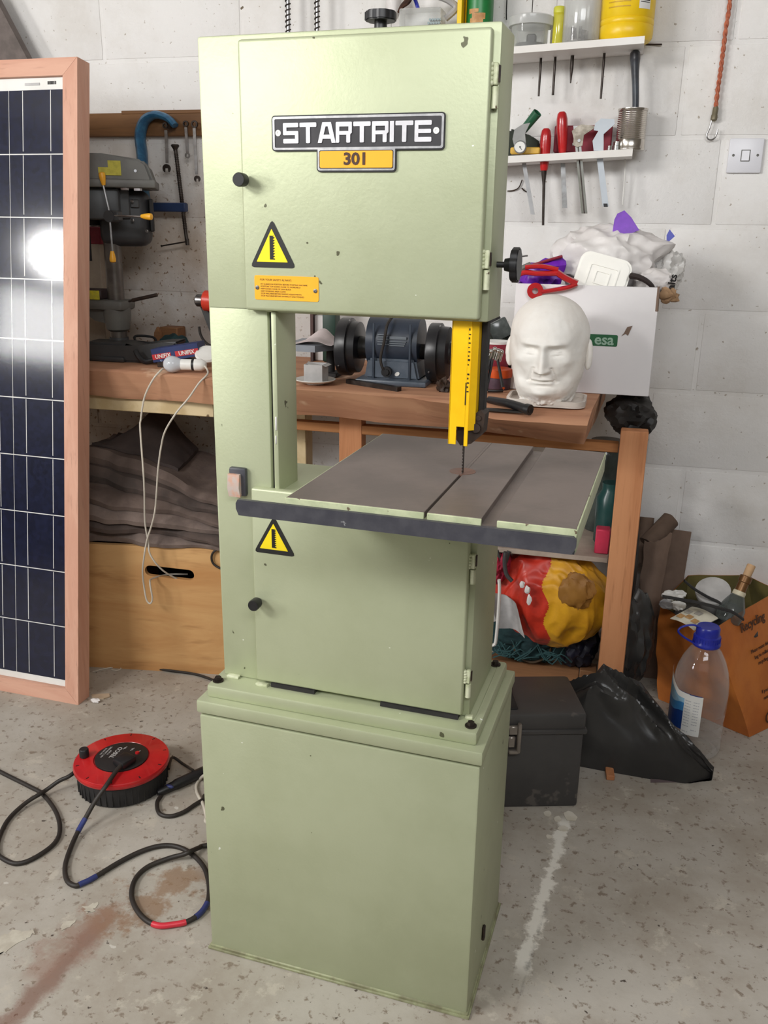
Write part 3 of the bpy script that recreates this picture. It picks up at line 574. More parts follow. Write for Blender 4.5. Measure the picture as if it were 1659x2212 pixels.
b=BM(); cyl(b,(-1.02,-.25,1.30),(-1.02,-.25,1.316),.06,n=20); cyl(b,(-1.02,-.25,1.2),(-1.02,-.25,1.3),.022,n=16); ob('quill',b,BLACKM,dr)
b=BM(); cyl(b,(-.862,-.365,1.325),(-.862,-.32,1.325),.016,n=14); bx(b,(-.872,-.362,1.313),(-.835,-.335,1.340),.003); hub=ob('feed_hub',b,DGREYP,dr)
for a,bq,k0,k1 in (((-0.8595,-0.36,1.327),(-0.875,-0.36,1.41),(-0.8726,-0.36,1.405),(-0.8766,-0.36,1.439)),((-0.8482,-0.36,1.327),(-0.7598,-0.36,1.325),(-0.7653,-0.36,1.326),(-0.732,-0.36,1.325)),((-0.8619,-0.36,1.316),(-0.8608,-0.36,1.228),(-0.8619,-0.36,1.233),(-0.8616,-0.36,1.202))):
    b=BM(); cyl(b,a,bq,.0028,n=8); sp=ob('feed_handle',b,STEEL,dr)
    b=BM(); d=(V(k1)-V(k0)); lathe(b,k0,[(.0048,0),(.0075,d.length*.35),(.0092,d.length*.7),(.0085,d.length*.92),(.004,d.length)],d,14); ob('handle_knob',b,AMBER,sp)
b=BM(); bx(b,(-.03,-.035,1.243),(.112,.10,1.400),.03,seg=4); mo=dob('motor',b,pm('charcoal_motor',(50,50,52),.5,c2=(40,40,42)),dr)
b=BM(); bx(b,(.0,-.047,1.32),(.06,-.034,1.398),.003); bx(b,(.062,-.044,1.35),(.086,-.034,1.372),.002); dob('motor_bracket',b,DGREYP,dr)
b=BM(); bx(b,(.1125,-.03,1.285),(.122,.02,1.375),.002); dob('terminal_plate',b,BLACKM,dr)
for q in ((-.835,-.325,1.398),(-.799,-.318,1.397)):
    b=BM(); bx(b,(q[0],q[1]-.012,q[2]-.004),(q[0]+.018,q[1],q[2]+.002)); ob('bracket_clip',b,STEEL,dr)
for q in ((-0.8398,-0.272,1.367),(-0.8423,-0.272,1.316),(-0.8087,-0.255,1.287)):
    b=BM(); lathe(b,q,[(.005,0),(.004,.003),(0,.003)],(0,-1,0),8); ob('motor_screw',b,STEEL,dr)
b=BM(); cyl(b,(-.925,-.25,.93),(-.925,-.25,1.33),.0245,n=24); ob('drill_column',b,pm('column_steel',(112,106,100),.35,m=.6,c2=(92,86,82),vs=14),dr)
b=BM(); lathe(b,(-.925,-.25,1.00),[(.026,0),(.034,.006),(.040,.045),(.040,.085)],(0,0,1),20); bx(b,(-1.08,-.292,1.062),(-.884,-.208,1.092),.01,seg=2); prism(b,[(-1.04,1.065),(-.94,1.065),(-.94,1.02),(-.99,1.03)],(0,-.27,0),(1,0,0),(0,0,1),(0,.04,0)); ob('table_bracket',b,GREYP,dr)
b=BM(); cyl(b,(-0.8729,-0.27,1.089),(-0.8453,-0.27,1.097),.003,n=8); cyl(b,(-0.8605,-0.27,1.093),(-0.7805,-0.27,1.111),.0055,n=10); ob('clamp_lever',b,RUST,dr)
b=BM(); lathe(b,(-.925,-.25,BT+.012),[(.05,0),(.036,.012),(.029,.03),(.028,.05)],(0,0,1),20); bx(b,(-1.12,-.34,BT),(-.862,-.16,BT+.016),.006,seg=2); ob('drill_base',b,DGREYP,dr)
# ---------------------------------------------------------------- clutter left of the saw
t=thing('carton','pale carton with a red top behind the pillar drill beside the panel','carton',(-1.08,-.1,BT))
b=BM(); bx(b,(-1.18,-.14,BT),(-1.036,-.06,1.247),.002); ob('carton_body',b,pm('dirty_cream_card',(178,164,146),.8,c2=(160,146,130)),t)
b=BM(); bx(b,(-1.18,-.142,1.245),(-1.0265,-.058,1.296),.003); ob('red_band',b,REDD,t)
b=BM(); bag(b,(-1.062,-.10,1.302),(.042,.03,.028),5,.45,3,3,1.2965); ob('crumpled_film',b,PWHITE,t)
t=thing('machine_vice','dark machine vice lying on the drill table bracket beside the panel','vice',(-1.0,-.25,1.092)); b=BM(); bx(b,(-1.09,-.28,1.092),(-.957,-.22,1.121),.004); ob('vice_body',b,pm('maroon_black',(64,48,48),.6),t)
b=BM(); bx(b,(-.992,-.285,1.092),(-.960,-.281,1.118),.001); ob('yellow_sticker',b,pm('dull_yellow',(206,196,40),.6,c2=(180,172,60),vs=60),t)
b=BM()
P=[(0,0),(.20,.0),(.275,.048),(.285,.065),(.24,.062),(.17,.045),(.12,.055),(0,.055)]
prism(b,P,(-.985,-.34,BT),(1,.08,0),(0,0,1),(-.012,.09,0)); bmesh.ops.bevel(b,geom=b.edges[:],offset=.006,segments=2,affect='EDGES')
t=thing('power_tool','dark grey power tool body lying on the bench left of the blue boxes','power tool',(-.9,-.34,BT)); ob('tool_body',b,DGREYP,t)
b=BM(); tube(b,[(-.815,-.352,.960),(-.800,-.357,.940),(-.785,-.352,.929),(-.76,-.345,.936),(-.735,-.34,.958)],.0075,8); ob('handle_loop',b,BLACK,t)
t=thing('fixings_box','blue fixings carton with red bands behind the light bulb','box',(-.63,-.38,BT),.0)
UX=Matrix.Translation((-.742,-.385,BT+.008))@Matrix.Rotation(.10,4,'Z'); OFF[t.name]=Vector((-.63,-.38,BT))
b=BM(); bx(b,(0,0,.004),(.14,.06,.042),.001,UX@Matrix.Rotation(-.17,4,'Y')); b2=ob('carton_body',b,pm('navy_carton',(36,52,104),.5,c2=(28,40,84),spots=[((150,170,200),30,.68)]),t)
MU=UX@Matrix.Rotation(-.17,4,'Y')
b=BM(); bx(b,(.001,-.0006,.012),(.057,.001,.027),0,MU); bx(b,(.070,-.0006,.012),(.139,.001,.027),0,MU); ob('red_band',b,pm('red_band',(196,44,50),.5),t,flat=True)
for xx in (.033,.104):
    text('lettering','UNIFIX',.0155,MU@Vector((xx,-.0012,.0192)),MU.to_3x3()@Vector((1,0,0)),MU.to_3x3()@Vector((0,0,1)),WHITEP,t,.0002,sx=.95,bold=.0003)
b=BM(); bx(b,(.01,.002,-.008),(.13,.06,.014),.001,UX); ob('carton_base',b,RUST,t)
lp=thing('lamp_holder','white lampholder with a frosted bulb and dangling white flex on the bench edge','lamp',(-.60,-.46,BT))
bc=Vector((-0.6489,-0.455,0.9431)); bc.z=BT+.0225; ax=Vector((.98,.18,.0)).normalized()
b=BM(); lathe(b,bc-ax*.0235,[(.0,0),(.010,.0022),(.0175,.008),(.0222,.018),(.0232,.026),(.021,.036),(.016,.046),(.0125,.055)],ax,28); ob('bulb',b,BULBG,lp)
b=BM(); lathe(b,bc+ax*.026,[(.0135,0),(.0150,.001),(.0150,.030),(.0165,.031)],ax,24); lathe(b,bc+ax*.064,[(.0165,0),(.0165,.018),(.010,.03),(.006,.032)],ax,24); ob('holder_skirt',b,WHITEP,lp)
b=BM(); lathe(b,bc+ax*.0565,[(.0160,0),(.0160,.008)],ax,24); bb=ob('holder_band',b,BLACK,lp,label='black band on the holder')
b=BM()
tube(b,[V((-0.6681,-0.47,0.9317)),V((-0.6657,-0.488,0.9293))]+[(-0.6832,-0.502,0.9054),(-0.7117,-0.502,0.8558),(-0.7273,-0.502,0.7946),(-0.7312,-0.502,0.7619),(-0.7306,-0.502,0.6133),(-0.7361,-0.502,0.4978),(-0.73,-0.502,0.4396),(-0.7257,-0.502,0.3963)]+[V(q) for q in ((-0.7008,-0.478,0.3415),(-0.6664,-0.42,0.2866),(-0.6708,-0.4,0.2768))],.0026,7); ob('flex',b,FLEXW,lp)
b=BM()
tube(b,[bc+ax*.09,V((-0.5264,-0.49,0.9295))]+[(-0.5445,-0.508,0.9053),(-0.5777,-0.508,0.8624),(-0.6155,-0.508,0.821),(-0.6518,-0.508,0.7686),(-0.6673,-0.508,0.7234),(-0.6819,-0.508,0.6524),(-0.7002,-0.508,0.5293),(-0.731,-0.508,0.4416),(-0.7456,-0.508,0.3806),(-0.7519,-0.508,0.3354),(-0.7476,-0.508,0.2706),(-0.7416,-0.508,0.2508),(-0.7328,-0.508,0.2475),(-0.7257,-0.508,0.2645),(-0.73,-0.508,0.3091)]+[V(q) for q in ((-0.7389,-0.48,0.3132),(-0.7198,-0.42,0.3058),(-0.6749,-0.38,0.2972))],.0026,7); ob('flex',b,FLEXW,lp)
b=BM(); lathe(b,(-0.5876,-0.36,0.9515),[(.001,0),(.028,.002),(.034,.012),(.03,.018),(0,.02)],(.2,-.5,.8),20); one('white_dish',b,WHITEP,'small white dish-shaped cover behind the lampholder','cover')
t=thing('angle_grinder','red and silver angle grinder half hidden behind the saw column','angle grinder',(-0.6485,-0.2,1.026)); 
g0=Vector((-0.6912,-0.2,1.094)); b=BM(); lathe(b,g0,[(.014,0),(.018,.004),(.018,.024),(.022,.026)],(1,0,-.03),20); ob('gear_head',b,STEEL,t)
b=BM(); lathe(b,g0+Vector((.026,0,0)),[(.026,0),(.030,.003),(.030,.06),(.024,.08)],(1,0,-.06),20); ob('grinder_body',b,pm('red_body',(222,64,44),.35),t)
b=BM(); prism(b,[(0,0),(.03,0),(.075,-.12),(.05,-.13)],g0+Vector((.006,.01,-.018)),(1,0,0),(0,0,1),(0,.03,0)); ob('grinder_stand',b,DGREYP,t)
b=BM(); tube(b,[(-0.6765,-0.22,1.02),(-0.6732,-0.22,0.9974),(-0.6622,-0.22,0.9789),(-0.6464,-0.22,0.9674),(-0.6201,-0.22,0.9591)],.004,7); ob('grinder_flex',b,FLEXB,t)
b=BM(); prism(b,[(0,0),(.030,0),(.022,.055),(.011,.072),(.002,.055)],(-0.8854,-0.12,0.9278),(1,0,0),(0,.15,1),(0,.014,0)); bx(b,(0,0,0),(.0,.0,.0)) if 0 else None
one('wood_offcut',b,OLDW,'pointed wooden offcut standing against the wall behind the blue boxes','offcut')
t=thing('brown_box','low brown box on the bench against the wall left of the saw column','box',(-0.8473,-0.07,0.9555)); p0=(-0.8784,-0.09,0.9346);p1=(-0.8154,-0.09,0.9978)
b=BM(); bx(b,(p0[0],-.09,BT),(p1[0],-.03,p1[2]),.003); ob('box_body',b,OLDW,t)
b=BM(); bag(b,((-0.7924,-0.13,0.9646)[0],-.15,.945),(.05,.035,.045),14,.2,2,3,BT); one('dark_cloth',b,TEAL,'small dark green cloth heap behind the blue boxes','cloth')
b=BM(); tube(b,[(-0.9336,-0.14,0.9723),(-0.8841,-0.12,0.9694),(-0.8737,-0.13,0.951),(-0.9168,-0.15,0.9513)],.004,7,closed=True); one('wire_ring',b,BLACKM,'black wire loop lying beside the drill base','wire')
# ---------------------------------------------------------------- plywood crate with dust sheets below the bench
CR=Matrix.Translation((-.99,-.4965,0))@Matrix.Rotation(.158,4,'Z')
cr_=thing('plywood_crate','pine plywood crate with a slotted hand hole under the bench','crate',(-.75,-.35,0))
b=BM(); u=CR.to_3x3()@Vector((1,0,0)); n_=CR.to_3x3()@Vector((0,1,0)); HC=.405; cx=.2965; cz=.325
sl=arc(cx+.058,cz-.004,.0165,-PI/2,PI/2,8)+arc(cx-.058,cz+.004,.0165,PI/2,1.5*PI,8)
holed(b,[(0,0),(.64,0),(.64,HC),(0,HC)],sl,CR.translation,u,(0,0,1),n_*.015); ob('front_panel',b,PINE,cr_)
for nm,lo_,hi_ in (('side_panel',(0,.0155,0),(.015,.36,HC)),('side_panel',(.625,.0155,0),(.64,.36,HC)),('back_panel',(.0155,.345,0),(.6245,.36,HC)),('base_panel',(.0155,.0155,0),(.6245,.3445,.012))):
    b=BM(); bx(b,lo_,hi_,0,CR); ob(nm,b,PINE,cr_)
b=BM(); bx(b,(.20,.17,.012),(.40,.21,.345),.004,CR); one('dark_case',b,BLACK,'black case inside the plywood crate, seen through its hand hole','case')
SP=[(.0,.60,-.005,.34,.030,21),(.02,.615,.0,.32,.030,33),(-.02,.61,-.004,.35,.036,45),(.0,.615,.012,.33,.034,57),(.03,.615,.03,.34,.036,61),(.02,.615,.055,.34,.036,77)]
def sag(x,y): return .036*fbm(Vector((x*5,y*3,0)),5)+.016*fbm(Vector((x*13,y*5,0)),6)+.05*(.3-x)
def pile(i,x,y):
    "height of the top of sheet i of the pile"
    z=HC+.001
    for j in range(i+1): z+=SP[j][4]*(1.30-1.1*x)*(1+.30*fbm(Vector((x*5.6,y*5,0)),SP[j][5]))
    return z+(max(0,i+1)/6)*sag(x,y)*(1 if i>=0 else 0)
for i,(xa,xb,ya,yb,th,sd) in enumerate(SP):
    b=BM()
    def pt(u_,v_,top):
        x=lerp(xa,xb,u_); yf=ya+.05*fbm(Vector((u_*3.5,0,0)),sd)+.012*fbm(Vector((u_*14,0,0)),sd+2); y=lerp(yf+(0 if top else .006),yb,v_)
        lo_=pile(i-1,x,y)+.0012; hi_=pile(i,x,y); e=min(1,.45+v_*12)
        return CR@Vector((x,y,lerp(lo_,hi_,e) if top else lo_))
    gslab(b,lambda u_,v_:pt(u_,v_,1),lambda u_,v_:pt(u_,v_,0),56,16)
    one('dust_sheet',b,(CLOTHA,CLOTHC,CLOTHA,CLOTHB,CLOTHC,CLOTHB)[i],'folded brown dust sheet on the plywood crate, '+('lowest of the pile','second from the bottom','third from the bottom','fourth from the bottom','second from the top','topmost of the pile')[i],'dust sheet','folded dust sheets')
b=BM()
def pt(u_,v_,top):
    x=lerp(.04,.30,u_); y=lerp(.12,.33,v_); z=pile(5,x,y)+.0015
    return CR@Vector((x,y,z+((.105*max(0,1-abs(u_-.55)*2.2)*min(1,v_*2.4)+.008+.010*abs(fbm(Vector((u_*4,v_*4,0)),3))) if top else 0)))
gslab(b,lambda u_,v_:pt(u_,v_,1),lambda u_,v_:pt(u_,v_,0),26,16); one('sacking',b,pm('dark_sacking',(84,72,68),.95,c2=(68,58,56)),'peaked heap of dark sacking at the back of the dust sheets','sacking')
cb=thing('black_cable','thin black cable looped over the front of the plywood crate','cable',(-.55,-.44,.3)); b=BM(); tube(b,[CR@Vector((q[0],q[1],q[2])) for q in ((.52,-.008,.43),(.475,-.012,.420),(.440,-.008,.405),(.428,-.007,.385),(.434,-.007,.362),(.462,-.007,.348),(.50,-.008,.352),(.54,-.009,.37),(.56,-.01,.40))],.0034,7); ob('cable_run',b,FLEXB,cb)
b=BM(); tube(b,[(-1.12,-.52,.02),(-1.03,-.535,.010)]+[(-1.049,-0.3394,0.0045),(-0.9372,-0.4009,0.0045),(-0.827,-0.4384,0.0045),(-0.7396,-0.4546,0.0045),(-0.6315,-0.4545,0.0045),(-0.5577,-0.4758,0.0045),(-0.522,-0.4953,0.0045)]+[(-.42,-.49,.0045),(-.25,-.52,.0045)],.0042,7); one('floor_cable',b,FLEXB,'black cable lying on the floor along the foot of the plywood crate','cable')
# ---------------------------------------------------------------- bench things seen through the saw
t=thing('saucer','white saucer carrying a small open box in the saw opening','saucer',(-.22,-.49,.92)); b=BM(); lathe(b,(-.222,-.50,.92),[(.022,0),(.024,.003),(.045,.007),(.053,.012),(.052,.0135),(.03,.006),(0,.005)],(0,0,1),32); ob('dish',b,WHITEP,t)
t=thing('cube_box','small open white cube box standing on the saucer','box',(-.215,-.505,BT+.007)); q=Vector((-.2420,-.531,BT+.0075)); s=.049
for nm,l_,h_ in (('front_side',(0,0,0),(s,.0015,s*.93)),('left_side',(0,.0016,0),(.0015,s,s*.93)),('right_side',(s-.0015,.0016,0),(s,s,s*.93)),('back_side',(.0016,s-.0015,0),(s-.0016,s,s*.93)),('base',(.0016,.0016,0),(s-.0016,s-.0016,.0015))):
    b=BM(); bx(b,q+V(l_),q+V(h_)); ob(nm,b,GREYW,t)
b=BM(); prism(b,[(0,0),(.046,0),(.044,.012),(.002,.012)],q+Vector((s,.004,s*.9)),(0,1,0),(.7,0,-.25),(.001,0,.001)); ob('flap',b,GREYW,t)
b=BM(); prism(b,[(0,0),(.045,0),(.043,.02),(0,.02)],q+Vector((.004,.012,s*.93)),(.75,.3,-.25),(0,.6,.2),(0,0,.001)); ob('flap',b,GREYW,t)
t=thing('sanding_table','grey steel plate on a dark post behind the saucer','plate',(-.25,-.38,.92)); p=(-0.243,-0.44,0.9846); b=BM(); prism(b,[(-.33,-.44),(p[0],-.44),(-.15,-.29),(-.33,-.29)],(0,0,.992),(1,0,0),(0,1,0),(0,0,.017)); ob('plate',b,pm('blue_grey_plate',(142,148,158),.5,c2=(126,124,126)),t)
b=BM(); cyl(b,(-.225,-.36,.92),(-.225,-.36,.993),.012,n=12); bx(b,(-.27,-.39,.92),(-.20,-.33,BT+.012),.002); ob('post',b,BLACKM,t)
b=BM()
def tf(u_,v_): return (lerp(-.305,-.198,u_),lerp(-.435,-.33,v_),1.0115+.032*math.sin(PI*min(1,u_*1.05))**2*(.3+.7*v_)+.003*fbm(Vector((u_*4,v_*3,0)),2))
gslab(b,tf,lambda u_,v_:(lambda q:(q[0],q[1],q[2]-.001))(tf(u_,v_)),16,8); one('paper_sheet',b,pm('pinkish_paper',(226,212,212),.8),'curled pinkish paper lying on the grey steel plate','paper')
p=(-0.3622,-0.1,1.001); b=BM(); bx(b,(-.36,-.12,.92),(p[0],-.05,1.09),.003); one('dark_box',b,pm('dark_brown_box',(84,62,58),.7,c2=(70,52,50)),'dark brown box against the wall behind the curled paper','box')
p=(-0.3285,-0.1,1.043);q=(-0.2867,-0.1,1.045); b=BM(); bx(b,(p[0],-.12,.92),(q[0],-.07,1.10),.006,seg=2); one('green_container',b,pm('bottle_green',(30,58,46),.45),'dark green container against the wall left of the bench grinder','container')
p=(-0.3591,-0.1,1.028);q=(-0.3299,-0.1,1.056); b=BM(); bx(b,(p[0],-.10,.92),(q[0],-.06,1.055),.003); one('white_packet',b,PWHITE,'white packet between the brown box and the green container','packet')
bg_=thing('bench_grinder','blue-grey double-ended bench grinder with black wheel guards','bench grinder',(-.03,-.38,.92))
b=BM(); prism(b,[(-.108,BT+.012),(.040,BT+.012),(.028,.985),(-.098,.985)],(0,-.445,0),(1,0,0),(0,0,1),(0,.13,0)); bmesh.ops.bevel(b,geom=b.edges[:],offset=.006,segments=2,affect='EDGES'); ob('pedestal',b,BLUEG,bg_)
b=BM(); bx(b,(-.125,-.47,.92),(.062,-.30,BT+.014),.004,seg=2); ob('foot',b,BLUEG,bg_)
b=BM(); 
for x in (-.082,.0135): bx(b,(x-.003,-.4485,BT+.013),(x+.003,-.444,1.075),.0015)
ob('cooling_rib',b,pm('dark_rib',(56,66,80),.5),bg_)
b=BM(); P=arc(-.380,1.02,.066,PI*1.08,PI*-.08,18); P=[(y_,z_) for y_,z_ in arc(-.380,1.0215,.066,0,2*PI,28)[:-1]]
prism(b,[(y_,max(z_,.965)) for y_,z_ in P],(-.105,0,0),(0,1,0),(0,0,1),(.135,0,0)); bmesh.ops.bevel(b,geom=[e for e in b.edges if e.calc_length()>.1],offset=.002,affect='EDGES') if 0 else None
ob('motor_body',b,pm('blue_black_motor',(50,58,72),.4,c2=(42,50,62)),bg_,ang=.5)
b=BM()
for k in range(5): bx(b,(-.072,-.4475,1.045-k*.006),(-.042-.004*(k%2),-.4455,1.0475-k*.006))
bx(b,(-.040,-.448,1.036),(.004,-.4455,1.043)); 
for k in range(3): bx(b,(-.04,-.448,1.029-k*.005),(.003-k*.002,-.4455,1.0315-k*.005))
ob('rating_plate',b,pm('faded_silver',(112,120,128),.5),bg_,flat=True)
for x0_,x1_,dz in ((-.188,-.130,0),(.052,.115,-.004)):
    b=BM(); c0=Vector((x0_,-.385,1.004+dz)); lathe(b,c0,[(.058,0),(.0735,.002),(.0755,.006),(.0755,.030),(.068,.032),(.066,.052),(.030,.054),(.028,.075 if x0_<0 else .058),(0,.076 if x0_<0 else .06)],(1,0,0),32); g_=ob('wheel_guard',b,pm('black_guard_enamel',(34,34,38),.35,c2=(28,28,30)),bg_)
    for a in (.6,2.4,4.2):
        b=BM(); lathe(b,c0+Vector((.012+.02*(a>2),-.0755*math.cos(a-1.2),.0755*math.sin(a-1.2))),[(.003,0),(.002,.0025),(0,.0025)],(0,-math.cos(a-1.2),math.sin(a-1.2)),8); ob('guard_screw',b,STEEL,g_)
b=BM(); cyl(b,(-.13,-.385,1.004),(-.104,-.385,1.004),.02,n=16); cyl(b,(.03,-.385,1.0),(.053,-.385,1.0),.02,n=16); ob('spindle',b,BLACKM,bg_)
b=BM(); tube(b,[(-.042,-.42,1.088),(-.046,-.452,1.07),(-.052,-.456,1.03),(-.060,-.458,.99),(-.055,-.458,.965),(-.047,-.454,.955)],.0038,8); ob('grinder_flex',b,FLEXB,bg_)
b=BM(); cyl(b,(-.045,-.458,.9535),(-.045,-.440,.9535),.0135,.0135,12); cyl(b,(-.045,-.462,.9535),(-.045,-.455,.9535),.008,n=8); ob('cable_gland',b,BLACK,bg_)
b=BM(); prism(b,[(.0058*math.cos(a),.0042*math.sin(a)) for a in [k*PI/8 for k in range(16)]],(-.0185,-.4462,.948),(1,0,.6),(-.6,0,1),(0,-.0008,0)); ob('oval_sticker',b,WHITEP,bg_,flat=True)
p=(-0.1494,-0.4683,0.92); q=(0.0062,-0.5447,0.92); b=BM(); d=V(q)-V(p); n2=Vector((-d.y,d.x,0)).normalized()*.016; prism(b,[(0,0),(1,0),(1,.011),(0,.011)],p,d,(0,0,1),n2); one('flat_bar',b,DKSTEEL,'dark flat steel bar lying in front of the bench grinder','bar')
b=BM(); bag(b,(0.1138,-0.5,0.9224)[:2]+(BT+.014,),(.018,.016,.022),9,.4,2,3,.92); one('grey_lump',b,RUST,'small brown metal casting beside the yellow blade guard foot','casting')
# right of the guard
t=thing('mug','dark red mug with a white inside behind the yellow guard','mug',(.25,-.30,.92)); mc=Vector((0.216,-0.33,1.001)); mc.z=0; b=BM(); lathe(b,(mc.x,-.33,.92),[(.030,0),(.034,.003),(.037,.085),(.0372,.108),(.0345,.108),(.034,.02),(0,.015)],(0,0,1),28); ob('mug_body',b,REDD,t)
b=BM(); lathe(b,(mc.x,-.33,.92),[(.0373,.1045),(.0376,.110),(.034,.110),(.0338,.03),(0,.016)],(0,0,1),28,False); ob('mug_lining',b,WHITEP,t,label='white glazed inside')
t=thing('spice_tub','small tub with an orange lid standing in front of the red mug','tub',(.25,-.42,.92)); tc=(0.2383,-0.42,0.9436); b=BM(); lathe(b,(tc[0],-.41,.92),[(.029,0),(.031,.004),(.031,.030)],(0,0,1),22); ob('tub_body',b,pm('mottled_purple',(92,70,84),.5,c2=(76,58,70),vs=40,spots=[((226,100,40),34,.62)]),t)
b=BM(); lathe(b,(tc[0],-.41,.92),[(.033,.030),(.034,.034),(.034,.050),(.028,.052),(0,.052)],(0,0,1),22); ob('lid',b,ORANGE,t)
tp=thing('mini_tripod','small black-legged tripod with silver joints leaning by the bust','tripod',(.25,-.47,.92))
for a,bq in (((0.2221,-0.46,1.004),(0.2089,-0.5,0.9221)),((0.2381,-0.46,1.004),(0.257,-0.47,0.9338)),((0.2269,-0.46,0.9996),(0.2175,-0.48,0.9216))):
    bq=V(bq); bq.z=max(bq.z,BT+.004); b=BM(); cyl(b,a,bq,.0034,.0042,8); ob('leg',b,BLACK,tp)
b=BM(); e=V((0.2571,-0.47,0.9315)); e.z=BT+.005; tube(b,[e,e+Vector((-.012,-.008,0)),e+Vector((-.035,-.014,0))],.004,7); ob('rubber_foot',b,BLACK,tp)
for q in ((0.2195,-0.46,1.008),(0.2278,-0.455,1.013),(0.2378,-0.46,1.01),(0.2442,-0.455,1.007)):
    b=BM(); cyl(b,V(q)-Vector((.002,0,.012)),V(q)+Vector((.003,0,.010)),.0055,n=10); ball(b,V(q)+Vector((.003,0,.011)),.0065,2); ob('joint',b,CHROME,tp)
b=BM(); bx(b,(-.028,-.02,-.026),(.028,.02,.026),.005,Matrix.Translation((0.2087,-0.22,1.047))@Matrix.Rotation(-.5,4,'Y')@Matrix.Rotation(.3,4,'Z'),2); k_=BM(); 
t=thing('smoked_case','smoked plastic case tilted on the heap behind the red mug','case',(0.2113,-0.22,1)); ob('case_body',b,pm('smoky_plastic',(64,70,68),.15,c2=(92,98,96),vs=25),t)
b=BM(); bag(b,((0.2081,-0.2,1.01)[0],-.19,.985),(.055,.05,.066),31,.2,2.4,3,.92); one('dark_rag_heap',b,DKGREEN,'heap of dark rags behind the red mug','rags')
b=BM(); bag(b,((0.1799,-0.18,1.057)[0]-.0,-.12,1.03),(.03,.03,.055),37,.2,2.4,3); one('black_pouch',b,BLACKM,'black pouch on top of the dark rags beside the white box','pouch')
t=thing('pliers','black-handled locking pliers lying on the front edge of the slab','pliers',(.28,-.62,.92)); b=BM(); e0=Vector((.2415,-.60,BT+.004)); e1=Vector((.3395,-.675,BT+.001)); tube(b,[e0,lerp(e0,e1,.5)+Vector((0,0,.003)),e1],lambda t_:.0085+.0022*t_,10); ob('handle',b,BLACK,t)
b=BM(); tube(b,[e1+Vector((-.004,.002,.001)),e1+Vector((.007,-.005,0))],.0125,10); lathe(b,e1+Vector((.0062,-.0046,0)),[(.0075,0),(.007,.002),(0,.001)],(.8,-.6,0),10); ob('pivot',b,BLACK,t)
b=BM(); prism(b,[(0,0),(.11,.002),(.10,.018),(.05,.022),(0,.016)],(.226,-.664,BT-.010),(1,-.06,0),(.1,1,.0),(0,0,.004)); ob('blade',b,pm('grey_steel_blade',(96,92,92),.35,m=.8),t)
# ---------------------------------------------------------------- plaster bust on its tray
H_=.238; bc=Vector((.370,-.560,BT+.006)); FA=math.radians(-3)
def g(x,s): return math.exp(-(x/s)**2)
AW0=[(0,.060),(.06,.067),(.14,.073),(.25,.081),(.36,.085),(.5,.0885),(.62,.0905),(.72,.088),(.8,.080),(.87,.069),(.93,.053),(.97,.037),(1,.0)]
AD0=[(0,.070),(.06,.080),(.12,.088),(.2,.089),(.3,.092),(.45,.097),(.6,.101),(.72,.099),(.8,.092),(.87,.079),(.93,.060),(.97,.041),(1,.0)]
AW,AD=AW0,AD0
def smooth(tab,x):
    f=lambda q: interp(tab,min(.62,max(0,q)))
    r=.25*f(x-.04)+.5*f(x)+.25*f(x+.04)
    return r if x<.60 else r*math.sqrt(max(0,1-((x-.60)/.40)**2.15))
NT,NZ=128,110
b=BM(); rings=[]
